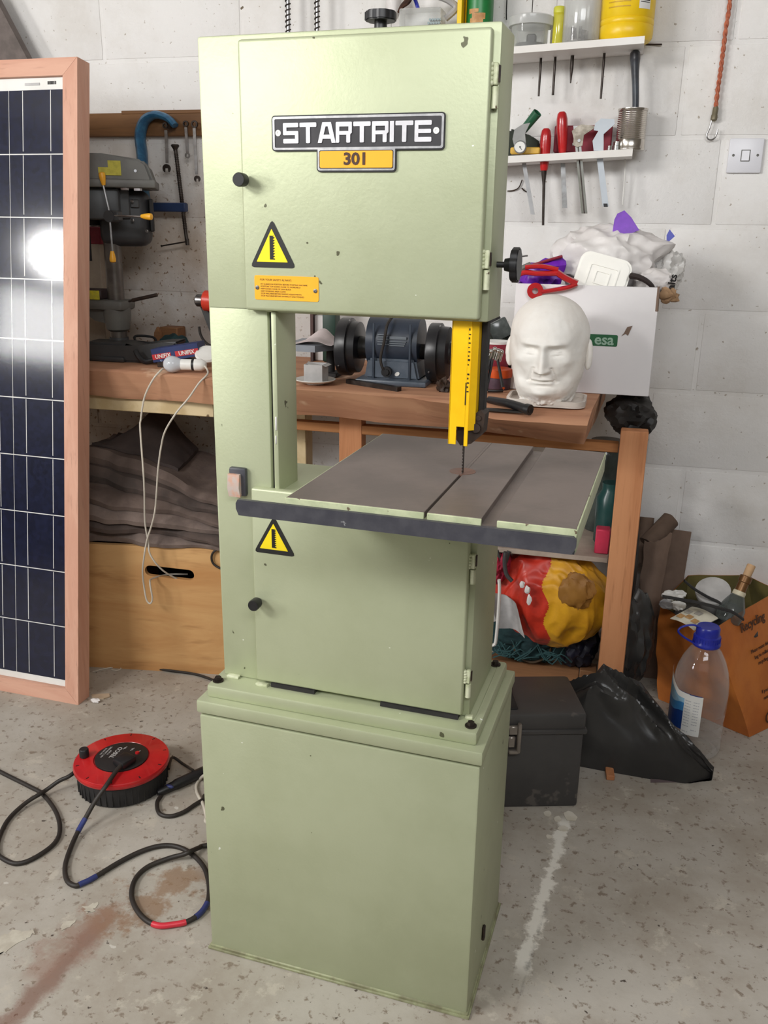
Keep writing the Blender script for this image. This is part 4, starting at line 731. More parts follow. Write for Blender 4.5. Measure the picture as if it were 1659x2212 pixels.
for j in range(NZ+1):
    v=j/NZ; v=.6*v/.62 if v<.62 else .6+.4*math.sin((v-.62)/.38*PI/2); row=[]
    if j==NZ: v=1
    a_=smooth(AW,v); d_=smooth(AD,v)
    for i in range(NT):
        q=2*PI*i/NT; q=q-.55*math.sin(q)*.6; u_=math.atan2(math.sin(q),math.cos(q)); s_=abs(u_)
        x=a_*math.sin(u_); y=-d_*math.cos(u_)*(1.0 if s_<PI/2 else .98); d=0
        nz=.0
        # nose
        if v<.62:
            t_=(v-.335)/(.56-.335); wid=lerp(.135,.085,max(0,min(1,t_)))
            if t_>=0: d+=lerp(.027,.006,min(1,t_)**.85)*g(u_,wid)*(1 if t_<1 else max(0,1-(t_-1)*4))
            else: d+=.027*g(u_,.135)*max(0,1+t_*9)
            d+=.0085*(g(u_-.155,.065)+g(u_+.155,.065))*g(v-.352,.022)
        d+=.0075*(g(s_-.30,.22))*g(v-.592,.028)+.003*g(u_,.2)*g(v-.6,.04)
        d-=.0150*g(s_-.36,.16)*g(v-.535,.034)+.005*g(s_-.16,.07)*g(v-.53,.035)
        d+=.0095*g(s_-.37,.105)*g(v-.520,.020)
        d-=.0035*g(s_-.37,.12)*g(v-.514,.005); d+=.0030*g(s_-.37,.13)*g(v-.533,.007); d-=.0032*g(s_-.36,.13)*g(v-.485,.009)
        d+=.0065*g(s_-.62,.24)*g(v-.43,.055)-.005*g(s_-.60,.2)*g(v-.27,.06)
        d+=.0055*g(u_,.33)*g(v-.285,.045)-.003*g(u_,.03)*g(v-.30,.02)
        d+=.0045*g(u_,.25)*g(v-.258,.012)-.0085*g(u_,.33)*g(v-.240,.008)+.0048*g(u_,.21)*g(v-.221,.014)-.0045*g(u_,.25)*g(v-.186,.018)
        d-=.0035*g(s_-.36,.05)*g(v-.24,.02)
        d-=.0062*g(s_-(.24+(.36-v)*1.35),.045)*(1 if .22<v<.37 else 0)
        d+=.0115*g(u_,.30)*g(v-.125,.052)
        d+=.004*g(s_-.75,.3)*g(v-.17,.08)
        d-=.004*g(s_-.95,.2)*g(v-.60,.09)
        nn=Vector((math.sin(u_),-math.cos(u_),0)); p=Vector((x,y,v*H_))
        d+=.0022*fbm(p*24,4)+.0009*fbm(p*80,7)
        if v<.09: d+=(.006*fbm(Vector((u_*6,v*22,0)),8)+.005*fbm(Vector((u_*17,v*40,2)),3))*(1-v/.09)
        if v>.93: d*=max(0,(1-v)/.07)
        p+=nn*d; p.z+=.003*fbm(Vector((u_*5,0,0)),2)*(v<.02)*0
        row.append(b.verts.new(p))
    rings.append(row)
for A_,B_ in zip(rings,rings[1:]):
    for k in range(NT): b.faces.new((A_[k],A_[(k+1)%NT],B_[(k+1)%NT],B_[k]))
b.faces.new(rings[0][::-1])
bmesh.ops.remove_doubles(b,verts=rings[-1],dist=.0001)
# ears
for sgn in (-1,1):
    t=bmesh.new(); bmesh.ops.create_uvsphere(t,u_segments=24,v_segments=16,radius=1)
    for v in t.verts:
        n=v.co.copy(); rr=math.hypot(n.y,n.z); dish=.0058*g(rr-.78,.22)-.004*g(rr-.35,.3)
        v.co=Vector((n.x*.0056+(dish if n.x*sgn>0 else 0)*sgn,n.y*.0170*(1 if n.z>-.2 else .8),n.z*.036))
    t.transform(Matrix.Translation((sgn*.0875,.010,.445*H_))@Matrix.Rotation(sgn*.42,4,'Z')@Matrix.Rotation(-.12,4,'X')); merge(b,t)
b.transform(Matrix.Translation(bc)@Matrix.Rotation(FA,4,'Z')@Matrix.Rotation(.05,4,'X'))
lowz=min(v.co.z for v in b.verts)
for v in b.verts: v.co.z+=bc.z-lowz
bust=one('plaster_bust',b,PLASTER,'white plaster bust of a bald head on the right end of the bench','bust',ang=1.2)
b=BM(); TP=rrect(.2820,-.628,.4640,-.490,.03,6); prism(b,TP,(0,0,.92),(1,0,0),(0,1,0),(0,0,.004)); holed(b,TP,rrect(.288,-.622,.458,-.496,.026,6),(0,0,BT+.0042),(1,0,0),(0,1,0),(0,0,.010)); one('plastic_tray',b,pm('cream_tray',(232,222,212),.4),'shallow cream plastic tray under the plaster bust','tray')
# ---------------------------------------------------------------- white carton and the rubbish in it
wb=thing('white_carton','white cardboard carton with a green logo, heaped with rubbish behind the bust','carton',(.44,-.28,.92)); z0_=.9205; z1_=1.181
yb=-.408; bk=-.15
for nm,l_,h_ in (('front_side',(.268,yb,z0_),(.6085,yb+.004,z1_)),('back_side',(.268,bk-.004,z0_),(.6085,bk,z1_)),('left_side',(.268,yb+.0042,z0_),(.272,bk-.0042,z1_+.002)),('right_side',(.6045,yb+.0042,z0_),(.6085,bk-.0042,z1_+.002)),('base',(.2722,yb+.0042,z0_),(.6043,bk-.0042,z0_+.004))):
    b=BM(); bx(b,l_,h_,.001); ob(nm,b,CARDW,wb)
p0=(0.4394,-0.409,1.067);p1=(0.5224,-0.409,1.038)
b=BM(); prism(b,rrect(p0[0],p1[2],p1[0],p0[2]-.001,.004),(0,yb-.0003,0),(1,0,0),(0,0,1),(0,-.0004,0)); lg=ob('logo_patch',b,pm('logo_green',(28,104,60),.5),wb,flat=True)
text('logo_lettering','esa',.036,(0.4903,-0.4092,1.053),(1,0,0),(0,0,1),pm('pale_logo_green',(172,206,184),.5),lg,.0002,sx=1.0,bold=.0007)
q0=(0.5418,-0.409,1.076); b=BM(); prism(b,[(-.012,-.012),(-.006,-.004),(0,.010),(.012,.014),(.008,.002),(.004,-.010),(-.002,-.006)],q0,(1,0,0),(0,0,1),(0,-.0006,0)); ob('tear',b,CARD,wb,flat=True,label='torn patch of brown card')
b=BM(); bx(b,(.6035,yb-.001,1.125),(.6095,yb+.010,1.183),.001)
for v in b.verts: v.co.x+=fbm(v.co*90,2)*.003
ob('torn_corner',b,CARD,wb,label='torn brown corner')
b=BM(); bag(b,(.30,-.30,1.17),(.035,.06,.05),3,.25,2,3); bag(b,(.33,-.345,1.20),(.045,.03,.035),8,.3,2.2,3,pts=[((.9,0,1),.5,6)]); one('purple_wrapper',b,PURPLE,'purple film wrapper under the red clamp in the white carton','wrapper')
b=BM(); bag(b,(.475,-.27,1.235),(.125,.075,.085),12,.17,1.6,5,pts=[((1,0,.55),.35,8),((-.6,0,.4),.1,4)]); one('white_carrier_bag',b,PWHITE,'large crumpled white carrier bag bulging from the white carton','bag')
c0=Vector((0.5158,-0.29,1.33)); b=BM(); prism(b,[(-.030,-.032),(.0,-.034),(.034,-.020),(.012,.010),(-.006,.026),(-.022,.018),(-.028,.004)],c0,(1,0,0),(0,.25,1),(0,.012,0)); 
for v in b.verts: v.co.y+=.008*fbm(v.co*40,1)
one('purple_tag',b,PURPLE,'purple film corner sticking up from the top of the white carrier bag','wrapper')
b=BM(); bag(b,(.630,-.24,1.215),(.042,.04,.052),23,.3,2.3,4); one('clear_film_bag',b,clear('crinkled_film',(224,221,218),alpha=.55,r=.3),'crumpled clear film bag at the right end of the white carton','bag')
b=BM(); prism(b,[(0,0),(.018,.018),(.004,.034),(-.002,.02)],(0.6187,-0.26,1.279),(1,0,0),(0,.1,1),(0,.002,0)); one('blue_scrap',b,BLUEP,'blue and white printed scrap above the clear film bag','scrap')
t=thing('printed_bag','rolled white bag with black lettering at the right rim of the white carton','bag',(.60,-.33,1.18)); b=BM(); bag(b,(.597,-.335,1.188),(.050,.035,.034),41,.15,1.7,4); ob('bag_film',b,PWHITE,t)
text('lettering','alts',.026,(.637,-.367,1.193),(.12,0,1),(-1,-.35,.12),INK,t,.0003,bold=.0006)
b=BM(); tube(b,[(.540,-.385,1.205),(.556,-.392,1.203),(.575,-.394,1.195),(.590,-.392,1.183),(.594,-.385,1.174)],lambda t_:.013-.005*t_,8,flat=.6); one('black_strap',b,pm('dark_brown_strap',(46,34,32),.7),'dark brown strap lying on the right rim of the white carton','strap')
b=BM(); 
for k in range(4): bag(b,(.622+.007*k,-.378+.01*k,1.165-.009*(k%2)),(.016,.012,.014),50+k,.5,2,2)
one('brown_paper_scrap',b,pm('kraft_scrap',(176,142,108),.8,c2=(148,116,84)),'torn brown paper at the right corner of the white carton','paper')
t=thing('tub_lid','white ice-cream tub lid standing on its edge in the white carton','lid',(.47,-.38,1.19)); LMx=Matrix.Translation((0.4722,-0.375,1.202))@Matrix.Rotation(.24,4,'Y')@Matrix.Rotation(-.22,4,'X')
def lidp(hw,hh,r,y,d,name,par,m=WHITEP):
    b=BM(); prism(b,rrect(-hw,-hh,hw,hh,r,6),(0,y,0),(1,0,0),(0,0,1),(0,d,0)); b.transform(LMx); return ob(name,b,m,par)
IVP=pm('ivory_plastic',(240,238,230),.35,c2=(234,231,222),vs=5)
L_1=lidp(.0635,.050,.024,0,.010,'lid_rim',t,IVP); lidp(.058,.0445,.021,-.003,.003,'lid_step',t,IVP)
b=BM(); holed(b,rrect(-.036,-.034,.036,.024,.004),rrect(-.033,-.031,.033,.021,.004),(0,-.003,0),(1,0,0),(0,0,1),(0,-.0022,0)); holed(b,rrect(-.018,-.022,.018,.010,.003),rrect(-.0155,-.0195,.0155,.0075,.003),(0,-.003,0),(1,0,0),(0,0,1),(0,-.0022,0)); b.transform(LMx); ob('lid_ridge',b,IVP,t)
cg=thing('sash_clamp','red plastic clamp with a round pad hanging over the front of the white carton','clamp',(.33,-.41,1.18))
def bar(pts,y,w1,th,name,m=RED):
    b=BM(); tube(b,[V(q) for q in pts],w1,8,3,flat=.7); return ob(name,b,m,cg)
b=BM(); 
for seg,wd in (([(0.2707,-0.418,1.201),(0.2905,-0.418,1.208),(0.3185,-0.418,1.206),(0.3682,-0.418,1.208)],.0095),([(0.2893,-0.414,1.22),(0.3282,-0.414,1.223),(0.3684,-0.414,1.216)],.0085),([(0.3659,-0.418,1.21),(0.3877,-0.418,1.197),(0.416,-0.418,1.185)],.0115),([(0.4161,-0.42,1.185),(0.3928,-0.42,1.175),(0.3327,-0.42,1.163)],.0082)): tube(b,seg,wd,8,4,flat=.7)
ob('clamp_jaw',b,RED,cg)
cc=(0.3173,-0.424,1.165); b=BM(); holed(b,arc(0,0,.0195,0,2*PI,24)[:-1],arc(0,0,.0075,0,2*PI,14)[:-1],cc,(1,0,0),(0,0,1),(0,.008,0)); ob('round_pad',b,RED,cg)
b=BM(); tube(b,[(0.2973,-0.36,1.222),(0.334,-0.36,1.234),(0.3726,-0.36,1.246)],.006,8,3,flat=.6); ob('rear_jaw',b,REDD,cg)
b=BM(); tube(b,[(0.2693,-0.4,1.209),(0.2857,-0.4,1.218),(0.301,-0.4,1.225)],.008,8,3); ob('clamp_joint',b,GREYP,cg); b=BM(); tube(b,[(0.2674,-0.38,1.241),(0.2808,-0.38,1.245),(0.2898,-0.38,1.246)],.0022,6,3); ob('clamp_wire',b,STEEL,cg)
b=BM(); bag(b,(.572,-.315,.856),(.064,.085,.056),61,.2,2.4,4,.8005); b2=BM()
one('black_bundle',b,pm('black_oily_cloth',(40,36,34),.55,c2=(26,24,23)),'black oily cloth bundle stuffed under the overhanging end of the white carton','cloth')
# ---------------------------------------------------------------- wall shelves
def zs1(x): return 1.752+(x-.205)*.0444
def zs2(x): return 1.494+(x-.199)*.0505
SHM=pm('white_shelf',(238,236,233),.5,c2=(230,226,221),vs=5)
def shelf(x0,x1,y,zf,th,label,holes):
    b=BM(); prism(b,[(x0,zf(x0)),(x1,zf(x1)),(x1,zf(x1)-th),(x0,zf(x0)-th)],(0,y,0),(1,0,0),(0,0,1),(0,-y-.001,0)); return one('wall_shelf',b,SHM,label,'shelf')
shelf(-.36,.5205,-.15,zs1,.0165,'upper white tool shelf on the right wall behind the bandsaw',0)
shelf(-.05,.5165,-.12,zs2,.0175,'lower white tool shelf below the punches on the right wall',0)
# upper shelf, left to right behind the saw top
for px,lab in ((622,'left of the two coiled steel rods above the bandsaw'),(685,'right of the two coiled steel rods above the bandsaw')):
    x=(-0.4422,-0.06,1.866)[0] if px==622 else (-0.3573,-0.06,1.863)[0]
    b=BM(); t=thing('coiled_rod',lab,'rod',(x,-.06,zs1(x)),group=None); cyl(b,(x,-.06,zs1(x)),(x,-.06,2.12),.0058,n=10); ob('rod_core',b,STEEL,t)
    b=BM(); n_=24*8; z=zs1(x)+.002; tube(b,[(x+.0072*math.cos(k*2*PI/8),-.06+.0072*math.sin(k*2*PI/8),z+k*.0128/8) for k in range(n_+1)],.0018,5,0); ob('coil',b,DKSTEEL,t)
def on1(x): return zs1(x)+.0008
t=thing('drill_box','clear plastic box on the upper shelf above the bandsaw','box',((-0.055,-0.1,1.833)[0],-.09,on1(-.03))); x0=(-0.1094,-0.12,1.842)[0];x1=(0.0034,-0.12,1.838)[0]; zb=on1(x1); zt_=(-0.0636,-0.12,1.855)[2]
b=BM(); bx(b,(x0,-.125,zb+.012),(x1,-.06,zt_),.003); ob('box_shell',b,CLEARG,t); b=BM(); bx(b,(x0-.002,-.128,zb),(x1+.002,-.058,zb+.012),.002); ob('box_base',b,BLACK,t)
b=BM()
for k in range(5):
    for j in range(2): cyl(b,(x1-.035+k*.007-.004*j,-.100,zt_-.024-j*.008),(x1-.035+k*.007-.004*j,-.08,zt_-.024-j*.008),.0032,n=8)
ob('bits',b,pm('pale_blue_bits',(150,176,184),.5),t)
t=thing('product_tin','tall green tin with a yellow side strip behind the top of the saw','tin',((0.0859,-0.1,1.85)[0],-.09,on1(.1))); x0=(0.0595,-0.12,1.836)[0];x1=(0.133,-0.12,1.834)[0]; xm=(x0+x1)/2;rr=(x1-x0)/2; zb=on1(xm)
b=BM(); lathe(b,(xm,-.085,zb),[(rr,0),(rr,.16),(rr*.4,.175),(rr*.4,.20)],(0,0,1),28); ob('tin_body',b,pm('green_tin',(34,128,64),.35,c2=(26,108,52)),t)
b=BM(); P=[(rr+.0005)*1 for _ in range(1)]
for a0,a1,z0,z1 in ((-.5,.45,.050,.078),(-.35,.6,.072,.090),(-.6,.1,.088,.100)):
    for k in range(8):
        u0=lerp(a0,a1,k/8);u1=lerp(a0,a1,(k+1)/8); f=lambda a,z:(xm+(rr+.0006)*math.sin(a),-.085-(rr+.0006)*math.cos(a),zb+z)
        b.faces.new([b.verts.new(f(*q)) for q in ((u0,z0+.004*k/8),(u1,z0+.004*(k+1)/8),(u1,z1),(u0,z1))])
ob('wood_picture',b,pm('tan_print',(214,166,104),.5,c2=(176,126,74),vs=40),t,flat=True)
b=BM()
for k in range(6):
    u0=-1.25+k*.06; f=lambda a,z:(xm+(rr+.0008)*math.sin(a),-.085-(rr+.0008)*math.cos(a),zb+z); b.faces.new([b.verts.new(f(*q)) for q in ((u0,.002),(u0+.06,.002),(u0+.06,.155),(u0,.155))])
ob('yellow_strip',b,YELP,t,flat=True)
b=BM(); x0=(0.0468,-0.13,1.835)[0]; bx(b,(x0,-.135,zb),(x0+.012,-.07,zb+.15),.001); one('yellow_card_box',b,YELP,'narrow yellow card box left of the green tin','box')
b=BM(); x=(0.0089,-0.06,1.85)[0]; bx(b,(x-.03,-.05,on1(x)),(x+.028,-.01,on1(x)+.062),.004); one('dark_block',b,pm('dark_sponge',(58,54,54),.8),'dark block behind the clear plastic box on the upper shelf','block')
b=BM(); tube(b,[(0.0096,-0.1,1.831),(0.037,-0.1,1.854),(0.0242,-0.1,1.869),(-0.0008,-0.1,1.881),(-0.0318,-0.1,1.889),(-0.0627,-0.1,1.888)],.0085,8); one('grey_hose',b,pm('grey_hose',(170,168,168),.4),'loop of pale grey hose above the clear plastic box','hose')
t=thing('paint_brush','worn paint brush with dark bristles on the upper shelf above the saw','brush',(-0.1085,-0.1,1.868)); b=BM(); d=V((-0.0937,-0.1,1.882))-V((-0.1207,-0.1,1.849)); tube(b,[(-0.1182,-0.1,1.85),(-0.1084,-0.1,1.864),(-0.0936,-0.1,1.876),(-0.0889,-0.1,1.889)],lambda t_:.003+.009*t_,8); ob('bristles',b,pm('dark_bristle',(96,58,40),.9,c2=(52,34,26),vs=60),t)
b=BM(); tube(b,[(-0.0913,-0.1,1.885),(-0.0818,-0.1,1.904),(-0.0704,-0.1,1.942)],.0105,8); ob('brush_handle',b,pm('salmon_handle',(206,130,104),.6),t)
b=BM(); bag(b,(-0.1439,-0.05,1.889),(.020,.02,.05),71,.12,2,3); one('white_paper_roll',b,PWHITE,'white paper sheet standing behind the worn paint brush','paper')
b=BM(); tube(b,[(-0.0689,-0.08,1.862),(-0.073,-0.08,1.873),(-0.0797,-0.08,1.889)],.005,8); one('blue_pen',b,BLUEP,'blue pen tip showing behind the clear plastic box','pen')
b=BM(); tube(b,[(0.1595,-0.02,1.839),(0.1581,-0.02,1.864),(0.1581,-0.02,1.907)],.0017,6); one('hanging_string',b,BLACKM,'thin dark cord hanging on the wall beside the top of the saw','cord')
# upper shelf right of the saw
def stand(px,y): 
    return px
t=thing('lidded_tub','clear lidded plastic tub on the upper shelf beside the saw','tub',((0.233,-0.085,1.805)[0],-.085,1.75)); c=Vector((0.233,-0.085,1.805)); zb=on1(c.x)
b=BM(); lathe(b,(c.x,-.085,zb),[(.043,0),(.046,.004),(.050,.055)],(0,0,1),28); ob('tub_body',b,CLEARG,t)
b=BM(); lathe(b,(c.x,-.085,zb+.053),[(.057,0),(.058,.002),(.058,.020),(.054,.023),(0,.023)],(0,0,1),32); ob('lid',b,clear('milky_lid',(222,222,220),.45,.3),t)
b=BM(); bx(b,(c.x-.008,-.105,zb+.012),(c.x+.016,-.08,zb+.034),.003); cyl(b,(c.x,-.085,zb+.002),(c.x,-.085,zb+.013),.038,n=20); ob('contents',b,DGREYP,t)
b=BM(); prism(b,[(0,0),(.020,-.004),(.018,.038),(.004,.044)],((0.172,-0.06,1.792)[0],-.03,on1(.2)),(1,0,0),(0,0,1),(0,.002,0)); one('paper_tag',b,pm('cream_paper',(222,214,186),.8,spots=[((70,64,60),60,.66)]),'cream printed tag behind the clear lidded tub','tag')
b=BM(); cyl(b,((0.2335,-0.085,1.853)[0],-.085,zb+.0765),((0.2335,-0.085,1.853)[0],-.085,zb+.12),.0012,n=6); one('pin',b,DKSTEEL,'thin steel pin standing on the lid of the clear tub','pin')
b=BM(); p=(0.2815,-0.07,1.806); bx(b,(p[0]-.0035,-.10,on1(p[0])),(p[0]+.004,-.06,on1(p[0])+.04),.001); one('white_packet',b,WHITEP,'narrow white packet between the clear tub and the yellow bottle','packet')
t=thing('yellow_bottle','slim bottle of yellow-green liquid on the upper shelf','bottle',((0.3029,-0.08,1.814)[0],-.09,1.76)); x=(0.3037,-0.09,1.812)[0]; zb=on1(x); b=BM(); lathe(b,(x,-.09,zb),[(.0135,0),(.0145,.003),(.0145,.082),(.0135,.085),(0,.085)],(0,0,1),22); ob('bottle_body',b,GLASSY,t)
b=BM(); lathe(b,(x,-.09,zb),[(.0150,.078),(.0152,.090),(.013,.093),(0,.093)],(0,0,1),22); ob('bottle_shoulder',b,pm('yellow_green_wax',(206,204,70),.4),t)
t=thing('glass_jar','tall clear jar on the upper shelf left of the yellow tub','jar',((0.3606,-0.08,1.823)[0],-.085,1.76)); x=(0.3609,-0.085,1.822)[0]; zb=on1(x); rr=0.04721
b=BM(); lathe(b,(x,-.085,zb),[(rr*.96,0),(rr,.006),(rr,.16),(rr*.9,.17)],(0,0,1),32); ob('jar_body',b,clear('cloudy_jar',(206,206,204),.22,.12),t)
b=BM(); lathe(b,(x,-.085,zb+.0008),[(rr*.9,0),(rr*.93,.004),(rr*.93,.008),(0,.009)],(0,0,1),28)
for k in range(16): a=R.uniform(0,6.28); q=R.uniform(0,rr*.7); bx(b,(x+q*math.cos(a)-.004,-.085+q*math.sin(a)-.002,zb+.008),(x+q*math.cos(a)+.004,-.085+q*math.sin(a)+.002,zb+.014+R.random()*.03))
ob('jar_contents',b,pm('grey_grit',(150,146,142),.7,c2=(96,92,90),vs=60),t)
b=BM(); p=(0.4079,-0.06,1.804); prism(b,[(-.002,0),(.008,0),(.008,.2),(-.009,.2)],(p[0],-.05,on1(p[0])),(1,0,0),(0,0,1),(0,.02,0)); one('red_box',b,RED,'red item standing between the glass jar and the yellow tub','box')
t=thing('yellow_tub','round yellow plastic tub at the right end of the upper shelf','tub',((0.4732,-0.08,1.808)[0],-.075,1.766)); x=(0.4731,-0.075,1.809)[0]; zb=on1(x); rr=.0665
zg=[(0.474,-0.14,1.8)[2]-zb,(0.4726,-0.14,1.814)[2]-zb]
b=BM(); lathe(b,(x,-.078,zb),[(rr*.90,0),(rr*.985,.008),(rr,.018),(rr,zg[0]-.002),(rr-.0016,zg[0]),(rr,zg[0]+.002),(rr,zg[1]-.002),(rr-.0016,zg[1]),(rr,zg[1]+.002),(rr,.15),(rr*.8,.165)],(0,0,1),40); ob('tub_body',b,YELP,t)
def onr(x,y,rr,zb,a0,a1,z0,z1,b,n=8):
    for k in range(n):
        u0=lerp(a0,a1,k/n);u1=lerp(a0,a1,(k+1)/n); f=lambda a,z:(x+(rr+.0006)*math.sin(a),y-(rr+.0006)*math.cos(a),zb+z)
        b.faces.new([b.verts.new(f(*q)) for q in ((u0,z0),(u1,z0),(u1,z1),(u0,z1))])
zq=(0.4999,-0.14,1.83)[2]-zb
b=BM(); onr(x,-.078,rr,zb,.42,.92,zq,zq+.09,b); lb=ob('tub_label',b,WHITEP,t,flat=True)
b=BM()
for k in range(9): onr(x,-.078,rr+.0003,zb,.47,.88,zq+.014+.004*k,zq+.0155+.004*k+.001*(k%3),b,4)
ob('barcode',b,INK,lb,flat=True)
b=BM()
for k in range(3): onr(x,-.078,rr+.0002,zb,-.75,.1,zq+.004+k*.011,zq+.0065+k*.011,b,6)
ob('tub_print',b,pm('ochre_print',(204,160,20),.5),t,flat=True)
# punches through the upper shelf
for (px,y0,y1,w0,w1,lab) in ((0,(0.261,-0.06,1.744),(0.2652,-0.06,1.646),.0034,.0026,'first steel punch from the left hanging under the upper shelf'),(0,(0.2982,-0.06,1.746),(0.3027,-0.06,1.648),.0034,.0034,'second steel punch from the left, blunt ended, under the upper shelf'),(0,(0.3422,-0.06,1.747),(0.344,-0.06,1.676),.0048,.0016,'short tapered punch hanging under the upper shelf'),(0,(0.423,-0.06,1.75),(0.4328,-0.06,1.637),.0036,.0028,'long steel punch under the right half of the upper shelf')):
    b=BM(); a=V(y0); a.z=zs1(a.x)-.0167; lathe(b,a,[(w0,0),(w0,-.03),(w0*.96,-.032),(w1,-(a.z-y1[2]))],(0,0,1),10); one('punch',b,DKSTEEL,lab,'punch','punches under the upper shelf')
# lower shelf
def on2(x): return zs2(x)+.0006
cn=thing('tin_can','ribbed bare tin can at the right end of the lower shelf','can',(.49,-.065,1.51)); x=(0.5082,-0.065,1.56)[0]; zb=on2(x-.03)+.0015; rr=.0385; hc=(0.5032,-0.1,1.611)[2]-zb
pr=[(rr*.98,0),(rr,.002),(rr,.004),(rr*.97,.006),(rr*.97,.022)]
for k in range(16): z=.026+k*.0045; pr+=[(rr*.985,z),(rr*.945,z+.0022)]
pr+=[(rr*.97,.10),(rr*.97,hc-.006),(rr,hc-.004),(rr,hc),(rr*.95,hc),(rr*.94,.01),(0,.008)]
b=BM(); lathe(b,(x,-.062,zb),pr,(0,0,1),40); ob('can_body',b,pm('tinplate',(214,208,200),.22,m=1,c2=(196,190,182)),cn)
b=BM(); P=[Vector(q) for q in [(0.5131,-0.062,1.619),(0.5038,-0.062,1.704),(0.4994,-0.062,1.75)]]; tube(b,[P[0]-Vector((0,0,.08)),P[0],P[1],lerp(P[1],P[2],.6),P[2]],lambda t_: interp([(0,.011),(.4,.013),(.72,.019),(.9,.018),(1,.006)],t_),12,6,flat=.7); one('wood_file',b,pm('slate_plastic',(78,84,92),.35,c2=(54,54,58),vs=12),'dark grey tapered tool handle standing in the tin can','tool')
b=BM(); tube(b,[(0.5245,0,1.773)]+[(0.5651,-0.01,1.77)],.0022,6,0); bx(b,(0,0,0),(0,0,0)) if 0 else None; one('wall_nail',b,RUST,'rusty nail at the right end of the upper shelf','nail')
t=thing('olive_pouch','dark olive pouch at the left end of the lower shelf','pouch',((0.2377,-0.05,1.541)[0],-.05,1.49)); b=BM(); p0=(0.1863,-0.05,1.518);p1=(0.2701,-0.05,1.541); prism(b,[(p0[0],zs2(p0[0])+.001),(p1[0],zs2(p1[0])+.001),(p1[0],1.535),((0.2488,-0.05,1.563)[0],1.549),((0.2013,-0.05,1.586)[0],1.566),(p0[0],1.568)],(0,-.05,0),(1,0,0),(0,0,1),(0,.04,0)); bmesh.ops.bevel(b,geom=b.edges[:],offset=.005,segments=2,affect='EDGES'); ob('pouch_body',b,DKGREEN,t)
gt=thing('green_tube','green plastic tube lying tilted on the dark olive pouch','tube',(0.2268,-0.08,1.567)); b=BM(); p0=Vector((0.2278,-0.075,1.562));p1=Vector((0.264,-0.095,1.602)); d=p1-p0; lathe(b,p0,[(.0105,0),(.0128,d.length),(.0108,d.length),(.0095,d.length*.4),(0,d.length*.38)],d,24); ob('tube_body',b,GREENP,gt); b=BM(); lathe(b,p0,[(.0105,d.length*.42),(0,d.length*.44)],d,18); ob('tube_bore',b,pm('dark_bore',(20,38,30),.7),gt)
b=BM(); p0=(0.1991,-0.1,1.51); p1=(0.2777,-0.1,1.512); bx(b,(p0[0],-.108,zs2(p1[0])+.001),(p1[0],-.092,zs2(p1[0])+.0185),.003); one('yellow_rule',b,pm('yellow_varnished',(232,184,72),.35),'yellow spirit level lying behind the dial caliper','rule')
dc=thing('dial_caliper','dial caliper with a white dial hanging through the lower shelf','caliper',(0.2664,-0.09,1.35)); dcx=Vector((0.2272,-0.122,1.515))
b=BM(); lathe(b,dcx,[(.0165,0),(.0165,-.006),(.013,-.008),(0,-.008)],(0,1,0),26); ob('dial_case',b,pm('grey_case',(150,150,150),.35,m=.5),dc); b=BM(); lathe(b,dcx+Vector((0,-.0082,0)),[(.0135,0),(.0135,-.0006),(0,-.0006)],(0,1,0),26); di=ob('dial_face',b,WHITEP,dc)
b=BM(); prism(b,[(-.001,-.001),(.001,-.001),(.006,-.007),(.005,-.0075)],dcx+Vector((0,-.0092,0)),(1,0,0),(0,0,1),(0,-.0004,0)); cyl(b,dcx+Vector((0,-.009,0)),dcx+Vector((0,-.0098,0)),.002,n=8); ob('dial_needle',b,INK,di,flat=True)
b=BM(); prism(b,[(-.016,.002),(.014,.010),(.010,.034),(.022,.060),(.002,.056),(-.018,.044),(-.022,.020)],dcx,(1,0,0),(0,0,1),(0,.006,0)); ob('caliper_jaw',b,pm('pale_grey_plastic',(164,164,162),.45),dc)
b=BM(); a=V((0.2343,-0.075,1.478)); e=V((0.2664,-0.075,1.347)); s=Vector((1,0,0)); u=(e-a).normalized(); prism(b,[(-.0055,-.03),(.0055,-.03),(.0055,(e-a).length),(-.0055,(e-a).length)],a,s,u,(0,-.003,0)); ob('caliper_beam',b,pm('grey_beam',(176,176,178),.4,m=.4),dc)
def chisel(hx,t0,t1,b1,wr,tip,lab,blade):
    t=thing('chisel',lab,'chisel',b1,group='red-handled tools on the lower shelf'); a=V(t0);c=V(t1);L=(a-c).length
    b=BM(); lathe(b,c,[(wr*.62,0),(wr*.72,L*.05),(wr*.85,L*.25),(wr,L*.6),(wr*.98,L*.82),(wr*.8,L*.95),(wr*.5,L)],a-c,18); ob('handle',b,RED,t)
    b=BM(); e=V(b1); 
    if blade: 
        lathe(b,c+(a-c).normalized()*.002,[(.0065,0),(.005,.012),(.004,.022)],e-c,12); f=lerp(c,e,.18); prism(b,[(-.006,0),(.006,0),(.0068,(e-f).length),(-.0068,(e-f).length)],f,(1,0,0),(e-f).normalized(),(0,.003,0))
    else: lathe(b,c+(a-c).normalized()*.002,[(.0075,0),(.0065,.012),(.0042,.032),(.0036,.04),(.0034,(e-c).length)],e-c,12)
    ob('shaft',b,STEEL if blade else DKSTEEL,t)
chisel(0,(0.2887,-0.085,1.564),(0.2898,-0.085,1.459),(0.297,-0.085,1.317),.0145,0,'red-handled screwdriver, lower of the two red handles on the shelf',False)
chisel(0,(0.3251,-0.06,1.607),(0.3338,-0.06,1.505),(0.3504,-0.06,1.365),.0148,0,'red-handled chisel with a wide pale blade, taller of the two red handles',True)
